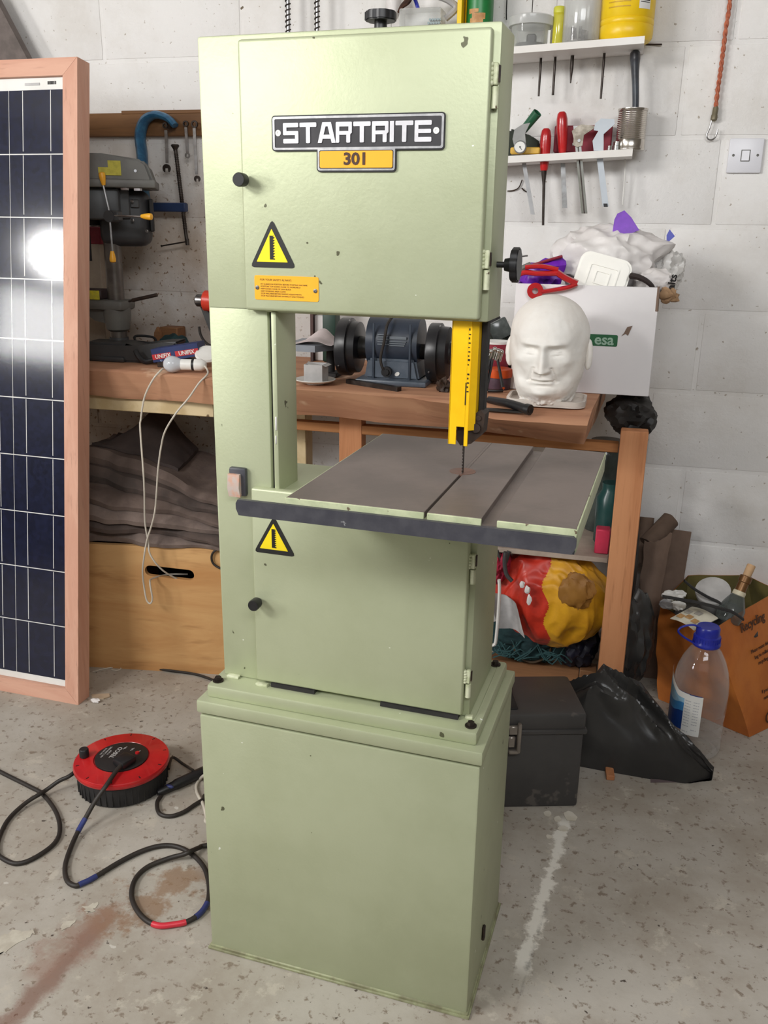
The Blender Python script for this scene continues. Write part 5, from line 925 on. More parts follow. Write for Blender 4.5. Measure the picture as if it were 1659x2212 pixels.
b=BM(); p0=(0.3068,-0.03,1.543);p1=(0.4591,-0.03,1.576); bx(b,(p0[0],-.035,zs2(p1[0])+.001),(p1[0],-.006,p1[2]),.003); one('crimson_box',b,REDD,'dull crimson box against the wall behind the calipers','box')
vc=thing('vernier_caliper','chrome vernier caliper hanging through the lower shelf','caliper',(0.4045,-0.08,1.351)); a=V((0.377,-0.08,1.513)); e=V((0.4057,-0.08,1.351)); u=(e-a).normalized(); L=(e-a).length
b=BM(); prism(b,[(-.0082,-.058),(.0075,-.058),(.0075,L),(-.0082,L)],a,(1,0,0),u,(0,-.004,0)); ob('beam',b,CHROME,vc)
b=BM(); prism(b,[(-.0022,-.05),(.0012,-.05),(.0012,L),(-.0022,L)],a+Vector((0,-.0042,0)),(1,0,0),u,(0,-.0006,0)); ob('beam_groove',b,DKSTEEL,vc)
b=BM(); prism(b,[(-.020,.040),(-.006,.052),(.004,.056),(.036,.052),(.040,.048),(.012,.030),(.010,.004),(-.004,.0),(-.014,.006),(-.014,.022)],a+Vector((0,.001,0))-u*.004,(1,0,0),(0,0,1),(0,-.0095,0)); ob('jaws',b,pm('dull_nickel',(160,152,140),.4,m=.8,c2=(120,112,100),vs=40),vc)
b=BM(); cyl(b,a+Vector((-.017,-.004,.012)),a+Vector((-.010,-.004,.012)),.004,n=10); cyl(b,a+Vector((0,-.0085,.02)),a+Vector((0,-.013,.02)),.004,n=10); ob('lock_screw',b,STEEL,vc)
pc=thing('plastic_caliper','pale blue-grey plastic caliper hanging through the lower shelf','caliper',(0.4615,-0.08,1.368)); a=V((0.4288,-0.085,1.512)); e=V((0.4591,-0.085,1.369)); u=(e-a).normalized(); L=(e-a).length; PB=pm('pale_blue_plastic',(196,204,212),.4,c2=(186,194,202))
b=BM(); prism(b,[(-.010,-.012),(.011,-.012),(.0085,.02),(.0085,L),(-.0075,L),(-.0075,.02)],a,(1,0,0),u,(0,-.004,0)); ob('beam',b,PB,pc)
b=BM(); prism(b,[(-.012,.0),(.013,.0),(.012,.018),(.010,.040),(.036,.064),(.034,.076),(.0,.078),(-.014,.066),(-.016,.050),(-.004,.048),(-.017,.024)],a+Vector((0,-.001,-.004)),(1,0,0),(0,0,1),(0,-.006,0)); ob('jaws',b,PB,pc)
b=BM(); prism(b,[(-.0052,L-.008),(.0052,L-.008),(.0052,L+.001),(-.0052,L+.001)],a+Vector((.0008,-.0042,0)),(1,0,0),u,(0,-.001,0)); ob('beam_stop',b,BLACK,pc)
for px,rr,hh,lab in ((1,.0125,.021,'larger chrome socket beside the tin can on the lower shelf'),(0,.0048,.011,'small chrome socket left of the larger socket')):
    x=(0.4763,-0.09,1.525)[0] if px else (0.457,-0.1,1.518)[0]; yy=-.085 if px else -.1; zb=on2(x)+.0006; b=BM(); lathe(b,(x,yy,zb),[(rr,0),(rr,hh*.5),(rr*.85,hh*.55),(rr*.85,hh),(rr*.5,hh),(rr*.5,hh*.6),(0,hh*.6)],(0,0,1),20); one('socket',b,CHROME,lab,'socket')
b=BM(); tube(b,[(0.4989,-0.03,1.495),(0.502,-0.03,1.449),(0.5028,-0.03,1.375)],.0024,6); one('white_rod',b,WHITEP,'thin white rod hanging under the right end of the lower shelf','rod')
b=BM(); tube(b,[(0.1845,-0.006,1.41),(0.2026,-0.006,1.412),(0.2164,-0.006,1.42),(0.2242,-0.006,1.44)],.0017,6); tube(b,[(0.2243,-0.006,1.418),(0.2325,-0.006,1.411),(0.2404,-0.006,1.408)],.002,6); one('wire_hook',b,RUST,'bent wire hook on the wall under the dial caliper','hook')
# ---------------------------------------------------------------- bungee and light switch
bn=thing('bungee_cord','orange twisted bungee cord with a steel hook hanging on the right wall','cord',(0.7175,-0.012,1.541)); PB_=[(0.7167,-0.014,1.906),(0.7198,-0.014,1.855),(0.7176,-0.014,1.8),(0.7172,-0.014,1.749),(0.7168,-0.014,1.706),(0.7153,-0.014,1.663),(0.7151,-0.014,1.617)]
for ph in (0,1):
    P=cr(PB_,14); b=BM(); Q=[]
    for k,p in enumerate(P): a=k*.62+ph*PI; Q.append(p+Vector((math.cos(a)*.0026,math.sin(a)*.0026,0)))
    tube(b,Q,.0036,6,0); ob('twisted_strand',b,pm('rust_orange_elastic',(190,110,80),.8,c2=(160,84,60),vs=120),bn)
b=BM(); a=V((0.7159,-0.014,1.62)); e=V((0.7134,-0.014,1.584)); lathe(b,a,[(.005,0),(.0072,.004),(.0072,.02),(.0085,.022),(.0085,(e-a).length-.004),(.004,(e-a).length)],e-a,14); ob('crimp',b,pm('brass_grey',(128,120,98),.5,m=.5),bn)
b=BM(); tube(b,[(0.7102,-0.014,1.591),(0.706,-0.014,1.568),(0.701,-0.014,1.552),(0.7045,-0.014,1.542),(0.713,-0.014,1.539),(0.7215,-0.014,1.544),(0.7259,-0.014,1.556),(0.726,-0.014,1.565)],.0019,8); ob('hook',b,STEEL,bn)
sw_=thing('light_switch','white square light switch on the right wall below the bungee cord','switch',(.806,-.0,1.46)); p0=(0.7661,-0.01,1.549); p1=(0.8535,-0.01,1.463); xc=.8035; zc=1.5005; s=.0425
b=BM(); bx(b,(xc-s,-.010,zc-s),(xc+s,-.0005,zc+s),.003,seg=2); ob('switch_plate',b,pm('cool_white_plastic',(226,226,232),.35,c2=(222,222,228)),sw_)
b=BM(); prism(b,[(0,0),(-.0050,0),(-.0012,.024),(0,.024)],(xc-.009,-.0099,zc-.012),(0,1,0),(0,0,1),(.018,0,0)); ob('rocker',b,pm('cool_white_plastic',(226,226,232),.35),sw_)
b=BM(); holed(b,rrect(xc-.0115,zc-.0145,xc+.0115,zc+.0145,.001),rrect(xc-.0095,zc-.0125,xc+.0095,zc+.0125,.001),(0,-.0099,0),(1,0,0),(0,0,1),(0,-.0004,0)); ob('rocker_gap',b,GREYP,sw_,flat=True)
for dx in (-.030,.030):
    b=BM(); lathe(b,(xc+dx,-.010,zc+.001),[(.0034,0),(.0030,-.0009),(0,-.0009)],(0,1,0),12); ob('screw_head',b,GREYP,sw_)
# ---------------------------------------------------------------- under the bench, right side
b=BM(); x=(0.5328,-0.3,0.6041)[0]; lathe(b,(.545,-.27,.489),[(.036,0),(.040,.005),(.040,.13),(.028,.15),(.028,.17)],(0,0,1),22); one('teal_bottle',b,pm('teal_glassy',(36,74,72),.25,c2=(28,58,58)),'teal bottle on the lower shelf behind the right bench post','bottle')
b=BM(); bx(b,(.512,-.375,.4885),(.5495,-.335,.556),.003); one('pink_carton',b,pm('pinkish_red',(206,52,84),.5),'pink-red carton on the lower shelf against the right bench post','carton')
t=thing('grey_jar','cloudy grey jar on the lower shelf behind the pink-red carton','jar',(.50,-.16,.489)); b=BM(); lathe(b,(.52,-.15,.489),[(.045,0),(.05,.006),(.05,.22),(.04,.24)],(0,0,1),26); ob('jar_body',b,pm('murky_glass',(76,84,80),.15,c2=(60,66,64),vs=16),t); b=BM(); lathe(b,(.52,-.15,.729),[(.044,0),(.044,.02),(0,.021)],(0,0,1),26); ob('lid',b,GREYP,t)
cbg=thing('carrier_bag','red and yellow plastic carrier bag slumped under the lower shelf','bag',(.43,-.33,.19))
b=BM(); bag(b,(.408,-.335,.335),(.152,.085,.130),83,.13,1.7,6,fz=.3,pts=[((.75,0,-.7),.10,4),((-.6,0,.8),.08,4)])
for v in b.verts: v.co.z=min(v.co.z,.470)
fb=ob('bag_film',b,REDBAG,cbg); fb.data.materials.append(YELBAG)
for p in fb.data.polygons:
    q=p.center+OFF[fb.name]
    if q.x>.392+.10*(.40-q.z)*(q.z<.40)+.05*max(0,q.z-.40)+.008*math.sin(q.z*60): p.material_index=1
b=BM(); bag(b,(.478,-.410,.392),(.044,.018,.050),91,.25,1.5,4,fz=.5); ob('shadowed_opening',b,pm('shaded_film',(150,104,40),.6,c2=(120,80,34)),cbg,label='brown patch standing for the shaded inside of the bag mouth')  # brown blob painted as the shade inside the bag mouth
b=BM()
for k,(q,r) in enumerate(((1128,1285),(1140,1306),(1150,1318))):
    P=(0.3333,-0.43,0.4009) if k==0 else ((0.3478,-0.43,0.3866) if k==1 else (0.3547,-0.432,0.3587)); bag(b,P,(.007,.003,.010+.003*k),95+k,.3,2,2)
ob('white_print',b,PWHITE,cbg)
b=BM(); bag(b,(.262,-.37,.43),(.032,.045,.05),101,.2,2,4); one('polka_cloth',b,pm('crimson_polka',(168,30,60),.7,c2=(146,24,50),spots=[((226,206,206),24,.66)]),'crimson and white spotted cloth beside the red and yellow bag','cloth')
b=BM()
def tf(u_,v_): return (lerp(.262,.335,u_)+.03*v_-.015,-.435+.03*math.sin(u_*3)+.004*fbm(Vector((u_*5,v_*5,0)),2),lerp(.365,.265,v_)-.02*u_+.004*fbm(Vector((u_*4,v_*4,3)),4))
gslab(b,tf,lambda u_,v_: (tf(u_,v_)[0],tf(u_,v_)[1]+.003,tf(u_,v_)[2]),10,10); one('white_card',b,GREYW,'crumpled sheet of white card in front of the spotted cloth','card')
b=BM(); tube(b,[(0.2742,-0.46,0.419),(0.277,-0.46,0.3888),(0.2773,-0.46,0.3149),(0.275,-0.46,0.2407),(0.2693,-0.46,0.2274),(0.2593,-0.46,0.2247)],.0058,8,flat=.8); one('white_tube',b,WHITEP,'bent white plastic tube standing beside the saw under the bench','tube')
for k,(P) in enumerate(([(0.2828,-0.42,0.4844),(0.282,-0.42,0.4539),(0.2888,-0.42,0.4214),(0.3048,-0.42,0.4031)],[(0.2555,-0.4,0.4798),(0.267,-0.4,0.4517),(0.2779,-0.4,0.4368),(0.2904,-0.4,0.4809)])):
    b=BM(); tube(b,P,.006,8); one('dark_hose',b,DGREYP,('dark curved hose hanging below the lower shelf, right one','dark curved hose hanging below the lower shelf, left one')[k],'hose')
t=thing('teal_net','heap of dark teal netting on the floor under the bench','net',(.33,-.32,.085)); b=BM(); bag(b,(.35,-.225,.150),(.135,.075,.070),111,.14,2.3,5,.0855); ob('net_body',b,TEAL,t)
b=BM()
for k in range(26):
    x=R.uniform(.25,.45); a=R.uniform(-.4,.4); tube(b,[(x-.03,-.300-.01*R.random(),.13+R.uniform(-.02,.05)),(x,-.312,.135+a*.05),(x+.03,-.300,.14+R.uniform(-.03,.04))],.0022,5,3)
ob('net_cord',b,pm('teal_cord',(44,80,82),.8),t)
b=BM(); bag(b,(.49,-.225,.155),(.060,.06,.075),115,.2,2.2,4,.0855); one('navy_sack',b,pm('navy_film',(36,36,58),.45,c2=(28,28,40)),'dark navy sack beside the right bench post on the floor rail','sack')
b=BM(); tube(b,[(0.3088,-0.285,0.1509),(0.3155,-0.285,0.1295),(0.3383,-0.285,0.1088),(0.3682,-0.285,0.104),(0.3979,-0.285,0.1202),(0.4136,-0.285,0.1431),(0.4135,-0.285,0.1637)],.0035,7); one('brown_cable',b,pm('brown_flex',(84,66,48),.6),'loop of brown cable hanging over the floor rail under the bench','cable')
b=BM(); bag(b,(.608,-.22,.30),(.026,.085,.30),119,.12,2.2,4,.001); one('black_liner',b,pm('black_liner',(34,33,34),.45,c2=(26,25,26)),'tall black bin liner standing between the bench post and the cardboard','sack')
# cardboard behind the post
b=BM(); bx(b,(0,0,0),(.105,.006,.475),.001,Matrix.Translation((.655,-.085,.001))@Matrix.Rotation(-.08,4,'X')@Matrix.Rotation(.05,4,'Y')); 
for v in b.verts: v.co.x+=.006*fbm(v.co*9,4)
one('cardboard_sheet',b,CARD,'tall brown cardboard sheet leaning on the wall right of the bench post','cardboard')
b=BM()
def tf(u_,v_): return (.632+.066*u_+.02*v_+.01*fbm(Vector((u_*2,v_*5,0)),7),-.200-.02*math.sin(u_*PI)+.05*v_,.10+.36*v_+.03*u_*v_+.012*fbm(Vector((u_*6,v_*2,0)),3))
gslab(b,tf,lambda u_,v_:(tf(u_,v_)[0],tf(u_,v_)[1]+.005,tf(u_,v_)[2]),10,14); one('cardboard_sheet',b,CARD,'torn curled cardboard sheet in front of the tall cardboard sheet','cardboard')
for a,e,r_,lab in (((0.6534,-0.06,0.5048),(0.6482,-0.1,0.3777),.0205,'short cardboard tube standing right behind the bench post'),((0.7199,-0.06,0.5054),(0.6583,-0.12,0.4434),.026,'tilted cardboard tube leaning over the cardboard sheets')):
    b=BM(); d=(V(a)-V(e)); lathe(b,e,[(r_,0),(r_,d.length),(r_*.88,d.length),(r_*.86,d.length*.3),(0,d.length*.3)],d,20)
    for v in b.verts: v.co+=Vector((fbm(v.co*40,1),fbm(v.co*40,2),fbm(v.co*40,3)))*.003
    one('cardboard_tube',b,pm('dark_card_tube',(112,92,78),.85,c2=(92,74,62)),lab,'cardboard tube')
# ---------------------------------------------------------------- black toolbox
TM=Matrix.Translation((.5355,-.806,0))@Matrix.Rotation(.30,4,'Z'); tx=thing('toolbox','dark grey plastic toolbox with a metal catch on the floor behind the saw stand','toolbox',(.40,-.76,0)); TBM=pm('charcoal_toolbox',(72,70,69),.55,c2=(62,60,60),vs=5,spots=[((92,87,83),9,.62)])
b=BM(); bx(b,(-.40,.004,0),(-.006,.185,.203),.008,TM,2); ob('toolbox_body',b,TBM,tx)
b=BM(); bx(b,(-.404,-.003,.199),(-.0005,.191,.212),.003,TM); bx(b,(-.400,0,.206),(-.003,.188,.253),.010,TM,2); ob('toolbox_lid',b,TBM,tx)
b=BM(); bx(b,(-.21,.02,.252),(-.16,.17,.257),.002,TM); ob('lid_inlay',b,BLACKM,tx)
for dx in (0,):
    h0=TM@Vector((-.178,-.003,.19)); b=BM(); bx(b,(-.186,-.012,.205),(-.162,-.002,.228),.003,TM); bx(b,(-.186,-.012,.172),(-.168,-.003,.201),.003,TM); lc=ob('catch',b,pm('nickel_catch',(168,160,152),.35,m=.7),tx)
    b=BM(); bx(b,(-.166,-.018,.160),(-.156,-.004,.236),.004,TM,2); bx(b,(-.184,-.018,.158),(-.160,-.006,.168),.004,TM,2); ob('catch_lever',b,pm('nickel_catch',(168,160,152),.35,m=.7),lc)
# black sack on the floor
b=BM()
XA=[(.50,-.63),(.60,-.655),(.70,-.665),(.80,-.645),(.845,-.56)]
def tf(u_,v_):
    x=lerp(.475,.845,u_)+.06*(v_-.5)*(1-u_); y=lerp(interp([(0,-.625),(.35,-.635),(.65,-.640),(.85,-.635),(1,-.595)],u_),interp([(0,-.478),(.40,-.474),(.48,-.43),(.62,-.46),(.75,-.535),(1,-.570)],u_),v_)
    rid=interp([(0,.20),(.22,.255),(.42,.225),(.65,.165),(.85,.095),(1,.03)],u_)
    prof=math.sin(PI*min(1,v_*.94+.06))**.62; al=u_*.9-v_*.45; ac=v_*1.0+u_*.62; q=Vector((al*2.0,ac*5.2,0)); cre=1-abs(fbm(q,3))*2.6; cr2=1-abs(fbm(Vector((al*4.5,ac*12,0)),9))*2.4
    z=rid*prof*(.86+.16*cre)+.010*cr2*prof
    return (x+.010*fbm(q,5),y-.030*cre*math.sin(PI*v_)*(1-v_),max(.0015,z))
gslab(b,tf,lambda u_,v_:(tf(u_,v_)[0],tf(u_,v_)[1],.0005),110,60); one('black_sack',b,SACK,'black plastic sack slumped on the floor between the toolbox and the water bottle','sack',ang=.5)
b=BM(); bag(b,(.635,-.335,.22),(.055,.06,.12),131,.18,2.2,4,.12,pts=[((.1,.3,1),.35,6)]); one('sack_neck',b,SACK,'twisted black sack end standing up behind the slumped black sack','sack')
b=BM(); bx(b,(-.010,-.028,.0),(.010,.05,.014),.002,Matrix.Translation((.600,-.645,0))@Matrix.Rotation(.1,4,'Z')); one('timber_offcut',b,POSTW,'small orange timber offcut poking out from under the slumped black sack','offcut')
b=BM(); 
def tf(u_,v_): return (lerp(.70,.80,u_),lerp(-.655,-.56,v_)+.03*u_,.0016+.007*math.sin(PI*u_)*math.sin(PI*v_)*(1+fbm(Vector((u_*5,v_*5,0)),5)))
gslab(b,tf,lambda u_,v_:(tf(u_,v_)[0],tf(u_,v_)[1],.0004),14,10); one('grey_film_scrap',b,pm('mauve_grey_film',(118,102,102),.6,c2=(98,84,86)),'mauve-grey film scrap on the floor under the tip of the slumped black sack','film')
# ---------------------------------------------------------------- water bottle
bo=thing('water_bottle','large clear plastic water bottle with a blue cap on the floor','bottle',(.812,-.455,0)); B0=(.812,-.455,0); bo.scale=(.98,.98,.95)
prof=[(.048,.006),(.060,.0),(.066,.012),(.066,.03),(.063,.036),(.066,.043),(.066,.06),(.063,.066),(.066,.073),(.066,.095),(.063,.101),(.066,.108),(.067,.13),(.064,.136),(.068,.143),(.0685,.20),(.0665,.235),(.061,.27),(.051,.303),(.038,.331),(.028,.346),(.026,.358)]
prof=[(r_*1.05,h_*.91) for r_,h_ in prof]
b=BM(); lathe(b,B0,prof,(0,0,1),44,False); ob('bottle_shell',b,clear('pet_plastic',(236,230,228),alpha=.04,r=.06,gl=.28),bo)
b=BM(); lathe(b,B0,[(.0345,.316),(.036,.319),(.036,.324),(.033,.328),(.0335,.344),(.030,.347),(.0300,.366),(.027,.371),(0,.371)],(0,0,1),30)
for k in range(30):
    a=k*2*PI/30; bx(b,(-.0008,-.0345,.329),(.0008,-.0325,.342),0,Matrix.Translation(B0)@Matrix.Rotation(a,4,'Z'))
ob('cap',b,BLUEP,bo)
b=BM(); tube(b,[V(B0)+Vector(q) for q in ((-.030,-.015,.322),(-.060,-.020,.340),(-.075,-.02,.355),(-.066,-.018,.368),(-.040,-.014,.375),(-.018,-.012,.368))],.0042,8,flat=.7); ob('carry_loop',b,BLUEP,bo)
def wrap(a0,a1,z0,z1,m,name,par,dr=.0006,n=14):
    b=BM()
    for k in range(n):
        u0=lerp(a0,a1,k/n);u1=lerp(a0,a1,(k+1)/n)
        def f(a,z): r=interp([(h,r_) for r_,h in prof[1:]],z)*0+.0722+dr; return (B0[0]+r*math.sin(a),B0[1]-r*math.cos(a),z)
        b.faces.new([b.verts.new(f(*q)) for q in ((u0,z0(u0)),(u1,z0(u1)),(u1,z1(u1)),(u0,z1(u0)))])
    return ob(name,b,m,par,flat=True)
c_=lambda v: (lambda a:v)
lb=wrap(-1.75,-.02,c_(.085),c_(.197),pm('deep_blue_print',(30,62,130),.4),'label',bo); wrap(-1.75,-.45,lambda a:.137+.004*math.sin(a*7),lambda a:.162+.004*math.sin(a*7),pm('mid_blue_print',(66,136,196),.4),'mid_blue_band',lb,.0010); wrap(-1.75,-.45,lambda a:.162+.004*math.sin(a*7),lambda a:.182+.05*max(0,-a-.9),pm('pale_blue_print',(156,200,226),.4),'pale_blue_band',lb,.0010); wrap(-1.8,-.45,lambda a:.179+.05*max(0,-a-.9),lambda a:.196+.05*max(0,-a-.9),WHITEP,'white_band',lb,.0012)
wl=wrap(-.62,.02,c_(.076),c_(.195),WHITEP,'nutrition_panel',lb,.0016)
b=BM()
for k in range(13):
    for a0,a1 in ((-.58,-.32),(-.28,-.04)):
        if R.random()<.8:
            n=3
            for j in range(n):
                u0=lerp(a0,a1-.05*R.random(),j/n);u1=lerp(a0,a1-.05,(j+1)/n); z=.084+k*.0083; r=.0742; b.faces.new([b.verts.new((B0[0]+r*math.sin(a),B0[1]-r*math.cos(a),zz)) for a,zz in ((u0,z),(u1,z),(u1,z+.0022),(u0,z+.0022))])
ob('small_print',b,pm('pale_grey_ink',(190,190,194),.5),wl,flat=True)
# ---------------------------------------------------------------- recycling bag
rb_=thing('recycling_bag','orange recycling bag full of empties against the right wall','bag',(.95,-.25,0))
C0=[(.965,-.362),(1.13,-.17),(1.06,-.035),(.82,-.03),(.735,-.215)]; C1=[(.832,-.410),(1.03,-.105),(.95,-.03),(.79,-.03),(.708,-.235)]
def ringp(P,t_): 
    n=len(P); s=(t_%1)*n; i=int(s); a=Vector(P[i]);c=Vector(P[(i+1)%n]); f=s-i; return a.lerp(c,f*f*(3-2*f)*.35+f*.65)
rimz=lambda t_: interp([(0,.326),(.1,.338),(.2,.335),(.4,.345),(.6,.325),(.8,.305),(.9,.298),(1,.326)],t_%1)
def skin(inn):
    def f(u_,v_):
        p=ringp(C0,u_).lerp(ringp(C1,u_),v_); c=Vector((.88,-.19)); p=c+(p-c)*(1-(.014 if inn else 0)+.02*math.sin(PI*v_)); q=Vector((u_*9,v_*3,0)); k=.010*(1-abs(fbm(q,3))*2)*min(1,v_*4+.2)*(1-.6*max(0,v_-.7)/.3)
        d=(p-c).normalized(); return (p.x+d.x*k,min(-.006-(.004 if inn else 0),p.y+d.y*k),.001+rimz(u_)*v_)
    return f
b=BM(); n1,n2=80,20; fo=skin(0)
A_=[[b.verts.new(fo(i/n1,j/n2)) for j in range(n2+1)] for i in range(n1)]
for i in range(n1):
    for j in range(n2): b.faces.new((A_[i][j],A_[(i+1)%n1][j],A_[(i+1)%n1][j+1],A_[i][j+1]))
b.faces.new([A_[i][0] for i in range(n1)][::-1])
bs_=ob('bag_body',b,ORBAG,rb_,ang=.9)
b=BM(); fi=skin(1)
A_=[[b.verts.new(fi(i/n1,.55+.45*j/6)) for j in range(7)] for i in range(n1)]
for i in range(n1):
    for j in range(6): b.faces.new((A_[i][j],A_[(i+1)%n1][j],A_[(i+1)%n1][j+1],A_[i][j+1]))
ob('bag_lining',b,pm('olive_lining',(122,110,60),.7,c2=(96,88,50)),rb_)
for P,lab in (([(0.7545,-0.3,0.4099),(0.7831,-0.3,0.3891),(0.821,-0.3,0.3693),(0.8557,-0.3,0.356),(0.8745,-0.3,0.338)],0),([(0.6974,-0.38,0.3896),(0.7316,-0.38,0.3871),(0.7784,-0.38,0.3836),(0.8194,-0.38,0.3781),(0.8511,-0.38,0.3716),(0.8756,-0.38,0.3668),(0.9039,-0.38,0.3494)],1)):
    b=BM(); tube(b,P,.0095,8,5,flat=.3); ob('carry_strap',b,BLACKM,rb_)
r0=Vector((C1[0][0],C1[0][1],0)); r1=Vector((C1[1][0],C1[1][1],0)); ur=(r1-r0).normalized(); nr=Vector((ur.y,-ur.x,0)); BI=pm('bag_ink',(78,46,26),.6)
b0=Vector((C0[0][0],C0[0][1],0)); b1=Vector((C0[1][0],C0[1][1],0))
def btxt(s,sz,a,z,off=.012,bold=0):
    f=1-z/.33; p=r0.lerp(b0,f); u2=(r1.lerp(b1,f)-p).normalized(); n2=Vector((u2.y,-u2.x,0)); vv=((r0+ur*a)-(b0+(b1-b0).normalized()*a)+Vector((0,0,.33))); vv=(vv-u2*vv.dot(u2)).normalized()
    text('lettering',s,sz,p+u2*a+n2*off+Vector((0,0,z)),u2,vv,BI,bs_,.0004,'LEFT',bold=bold)
btxt('Recycling',.036,.100,.300,bold=.0004)
for k,s in enumerate(('Please reuse this bag','bag to collect your','recycling in it')): btxt(s,.0145,.112+.008*k,.228-.019*k)
for k,s in enumerate(('If you need any','extra bags call')): btxt(s,.0135,.100,.112-.019*k)
btxt('C',.045,.075,.035)
# rubbish in the bag
wn=thing('wine_bottle','empty glass wine bottle with a gold neck and a cork in the orange bag','bottle',(0.8942,-0.33,0.3237)); a=V((0.8862,-0.3,0.3476)); e=V((0.9236,-0.26,0.4567)); d=(e-a).normalized(); L=(e-a).length
b=BM(); lathe(b,a-d*.10,[(.030,.058),(.034,.062),(.035,.080),(.034,.10),(.024,.122),(.0150,.14)],d,26,False); ob('glass_body',b,clear('wine_glass',(96,102,100),.45,.06),wn)
b=BM(); lathe(b,a-d*.10,[(.0155,.138),(.0145,.15),(.0140,.172),(.0165,.174),(.0165,.190),(.0140,.192)],d,22); ob('neck_foil',b,pm('bronze_foil',(130,92,54),.35,m=.5),wn)
b=BM(); lathe(b,a-d*.10,[(.017,.134),(.0172,.144),(.0158,.148)],d,22); ob('foil_edge',b,pm('torn_cream_foil',(222,212,184),.5),wn)
b=BM(); lathe(b,a-d*.10,[(.0110,.190),(.0115,.222),(.010,.225)],d,18); ob('cork',b,pm('cork',(206,168,128),.8),wn)
t=thing('white_pot','white plastic pot tilted in the orange bag behind the black straps','pot',(0.8508,-0.22,0.3264)); b=BM(); e=V((0.8484,-0.2,0.3711)); lathe(b,e-Vector((.0,.02,.07)),[(.030,0),(.044,.07),(.047,.085),(.046,.09),(0,.09)],(-.15,-.5,.85),26); ob('pot_body',b,pm('greyish_white_pot',(204,202,200),.5,spots=[((120,116,114),12,.68)]),t)
b=BM(); bag(b,(.855,-.19,.245),(.125,.13,.05),151,.2,2.4,4); one('mixed_rubbish',b,pm('dark_rubbish',(88,86,84),.5,c2=(52,50,50),vs=30),'jumble of dark rubbish filling the orange bag','rubbish')
mg=thing('leaflet','cream leaflet with small coloured pictures in the mouth of the orange bag','leaflet',(0.7747,-0.37,0.3191)); A0=V((0.7253,-0.36,0.3219));A1=V((0.7852,-0.4,0.3125));A2=V((0.8497,-0.33,0.3248));A3=V((0.784,-0.29,0.3335))
b=BM(); gslab(b,lambda u_,v_: A0.lerp(A1,u_).lerp(A3.lerp(A2,u_),v_)+Vector((0,0,.006*math.sin(PI*u_))),lambda u_,v_: A0.lerp(A1,u_).lerp(A3.lerp(A2,u_),v_)+Vector((0,0,.006*math.sin(PI*u_)-.002)),8,4); ob('leaflet_page',b,pm('cream_page',(232,226,206),.6),mg)
for k,(u0,v0) in enumerate(((.2,.25),(.2,.6),(.45,.35),(.5,.7),(.72,.3))):
    b=BM(); q=A0.lerp(A1,u0).lerp(A3.lerp(A2,u0),v0)+Vector((0,0,.006*math.sin(PI*u0)+.0012)); ux=(A3-A0).normalized();uy=(A1-A0).normalized(); prism(b,rrect(-.010,-.008,.010,.008,.002),q,ux,uy,(0,0,.0004)); ob('picture',b,pm(('tan_picture','grey_picture')[k%2],((206,160,104),(176,170,160))[k%2],.6,vs=80),mg,flat=True)
for k,P in enumerate(((0.721,-0.3,0.3641),(0.7456,-0.29,0.3643),(0.7461,-0.31,0.3399),(0.7171,-0.31,0.3404))):
    b=BM(); bag(b,P,(.020,.013,.014),161+k,.25,2,3); one('foam_scrap',b,pm('grey_foam',(168,166,168),.7) if k==3 else WHITEP,('white foam scrap at the left rim of the orange bag, upper left piece','white foam scrap at the left rim of the orange bag, upper right piece','white foam scrap at the left rim of the orange bag, lower right piece','grey foam scrap at the left rim of the orange bag')[k],'foam','foam scraps in the orange bag')
# ---------------------------------------------------------------- cable reel
cx_,cy_=-.552,-1.008; rl=thing('cable_reel','red-topped black extension cable reel lying on the floor','cable reel',(cx_,cy_,0)); 
b=BM(); lathe(b,(cx_,cy_,0),[(.098,0),(.103,.004),(.107,.055),(.107,.058)],(0,0,1),44)
for k in range(44):
    a=k*2*PI/44; bx(b,(-.0014,-.1065,.006),(.0014,-.098,.054),0,Matrix.Translation((cx_,cy_,0))@Matrix.Rotation(a,4,'Z'))
ob('drum',b,BLACKM,rl)
b=BM(); lathe(b,(cx_,cy_,0),[(.100,.054),(.112,.056),(.1135,.060),(.1135,.066),(.111,.070),(.066,.0735),(.064,.071),(0,.071)],(0,0,1),56); fl=ob('red_flange',b,RED,rl)
b=BM()
for k in range(10): 
    a=.3+k*2*PI/10; bx(b,(-.0012,-.106,.0705),(.0012,-.098,.0712),0,Matrix.Translation((cx_,cy_,0))@Matrix.Rotation(a,4,'Z'))
ob('flange_slots',b,INK,fl,flat=True)
b=BM(); lathe(b,(cx_,cy_,0),[(.0625,.069),(.0630,.0745),(.061,.0755),(0,.0757)],(0,0,1),48); hb=ob('hub_plate',b,pm('black_hub',(36,32,32),.5,c2=(28,26,26)),rl)
ru=Vector((.02,1,0)).normalized(); rv=Vector((-1,.02,0)).normalized(); rc=Vector((cx_,cy_,.0760)); HI=pm('hub_print',(188,184,182),.5)
text('lettering','TESCO',.0155,rc+rv*.020+ru*.009,ru,rv,HI,hb,.0002,bold=.0003)
text('lettering','240 VOLTS',.0062,rc+rv*.052+ru*.004,ru,rv,HI,hb,.0002); text('lettering','10M CABLE REEL',.0068,rc+rv*.044+ru*.004,ru,rv,HI,hb,.0002); text('lettering','13 AMP',.0062,rc+rv*.036+ru*.004,ru,rv,HI,hb,.0002)
b=BM(); P=rc-rv*.008+ru*.030
for k in range(5): bx(b,(-.004,-.0008,0),(.004,.0008,.0004),0,Matrix.Translation(rc+rv*(.010-.02*(k%3))+ru*(.03+.006*(k//3)))@Matrix.Rotation(.9,4,'Z'))
ob('hub_marks',b,HI,hb,flat=True)
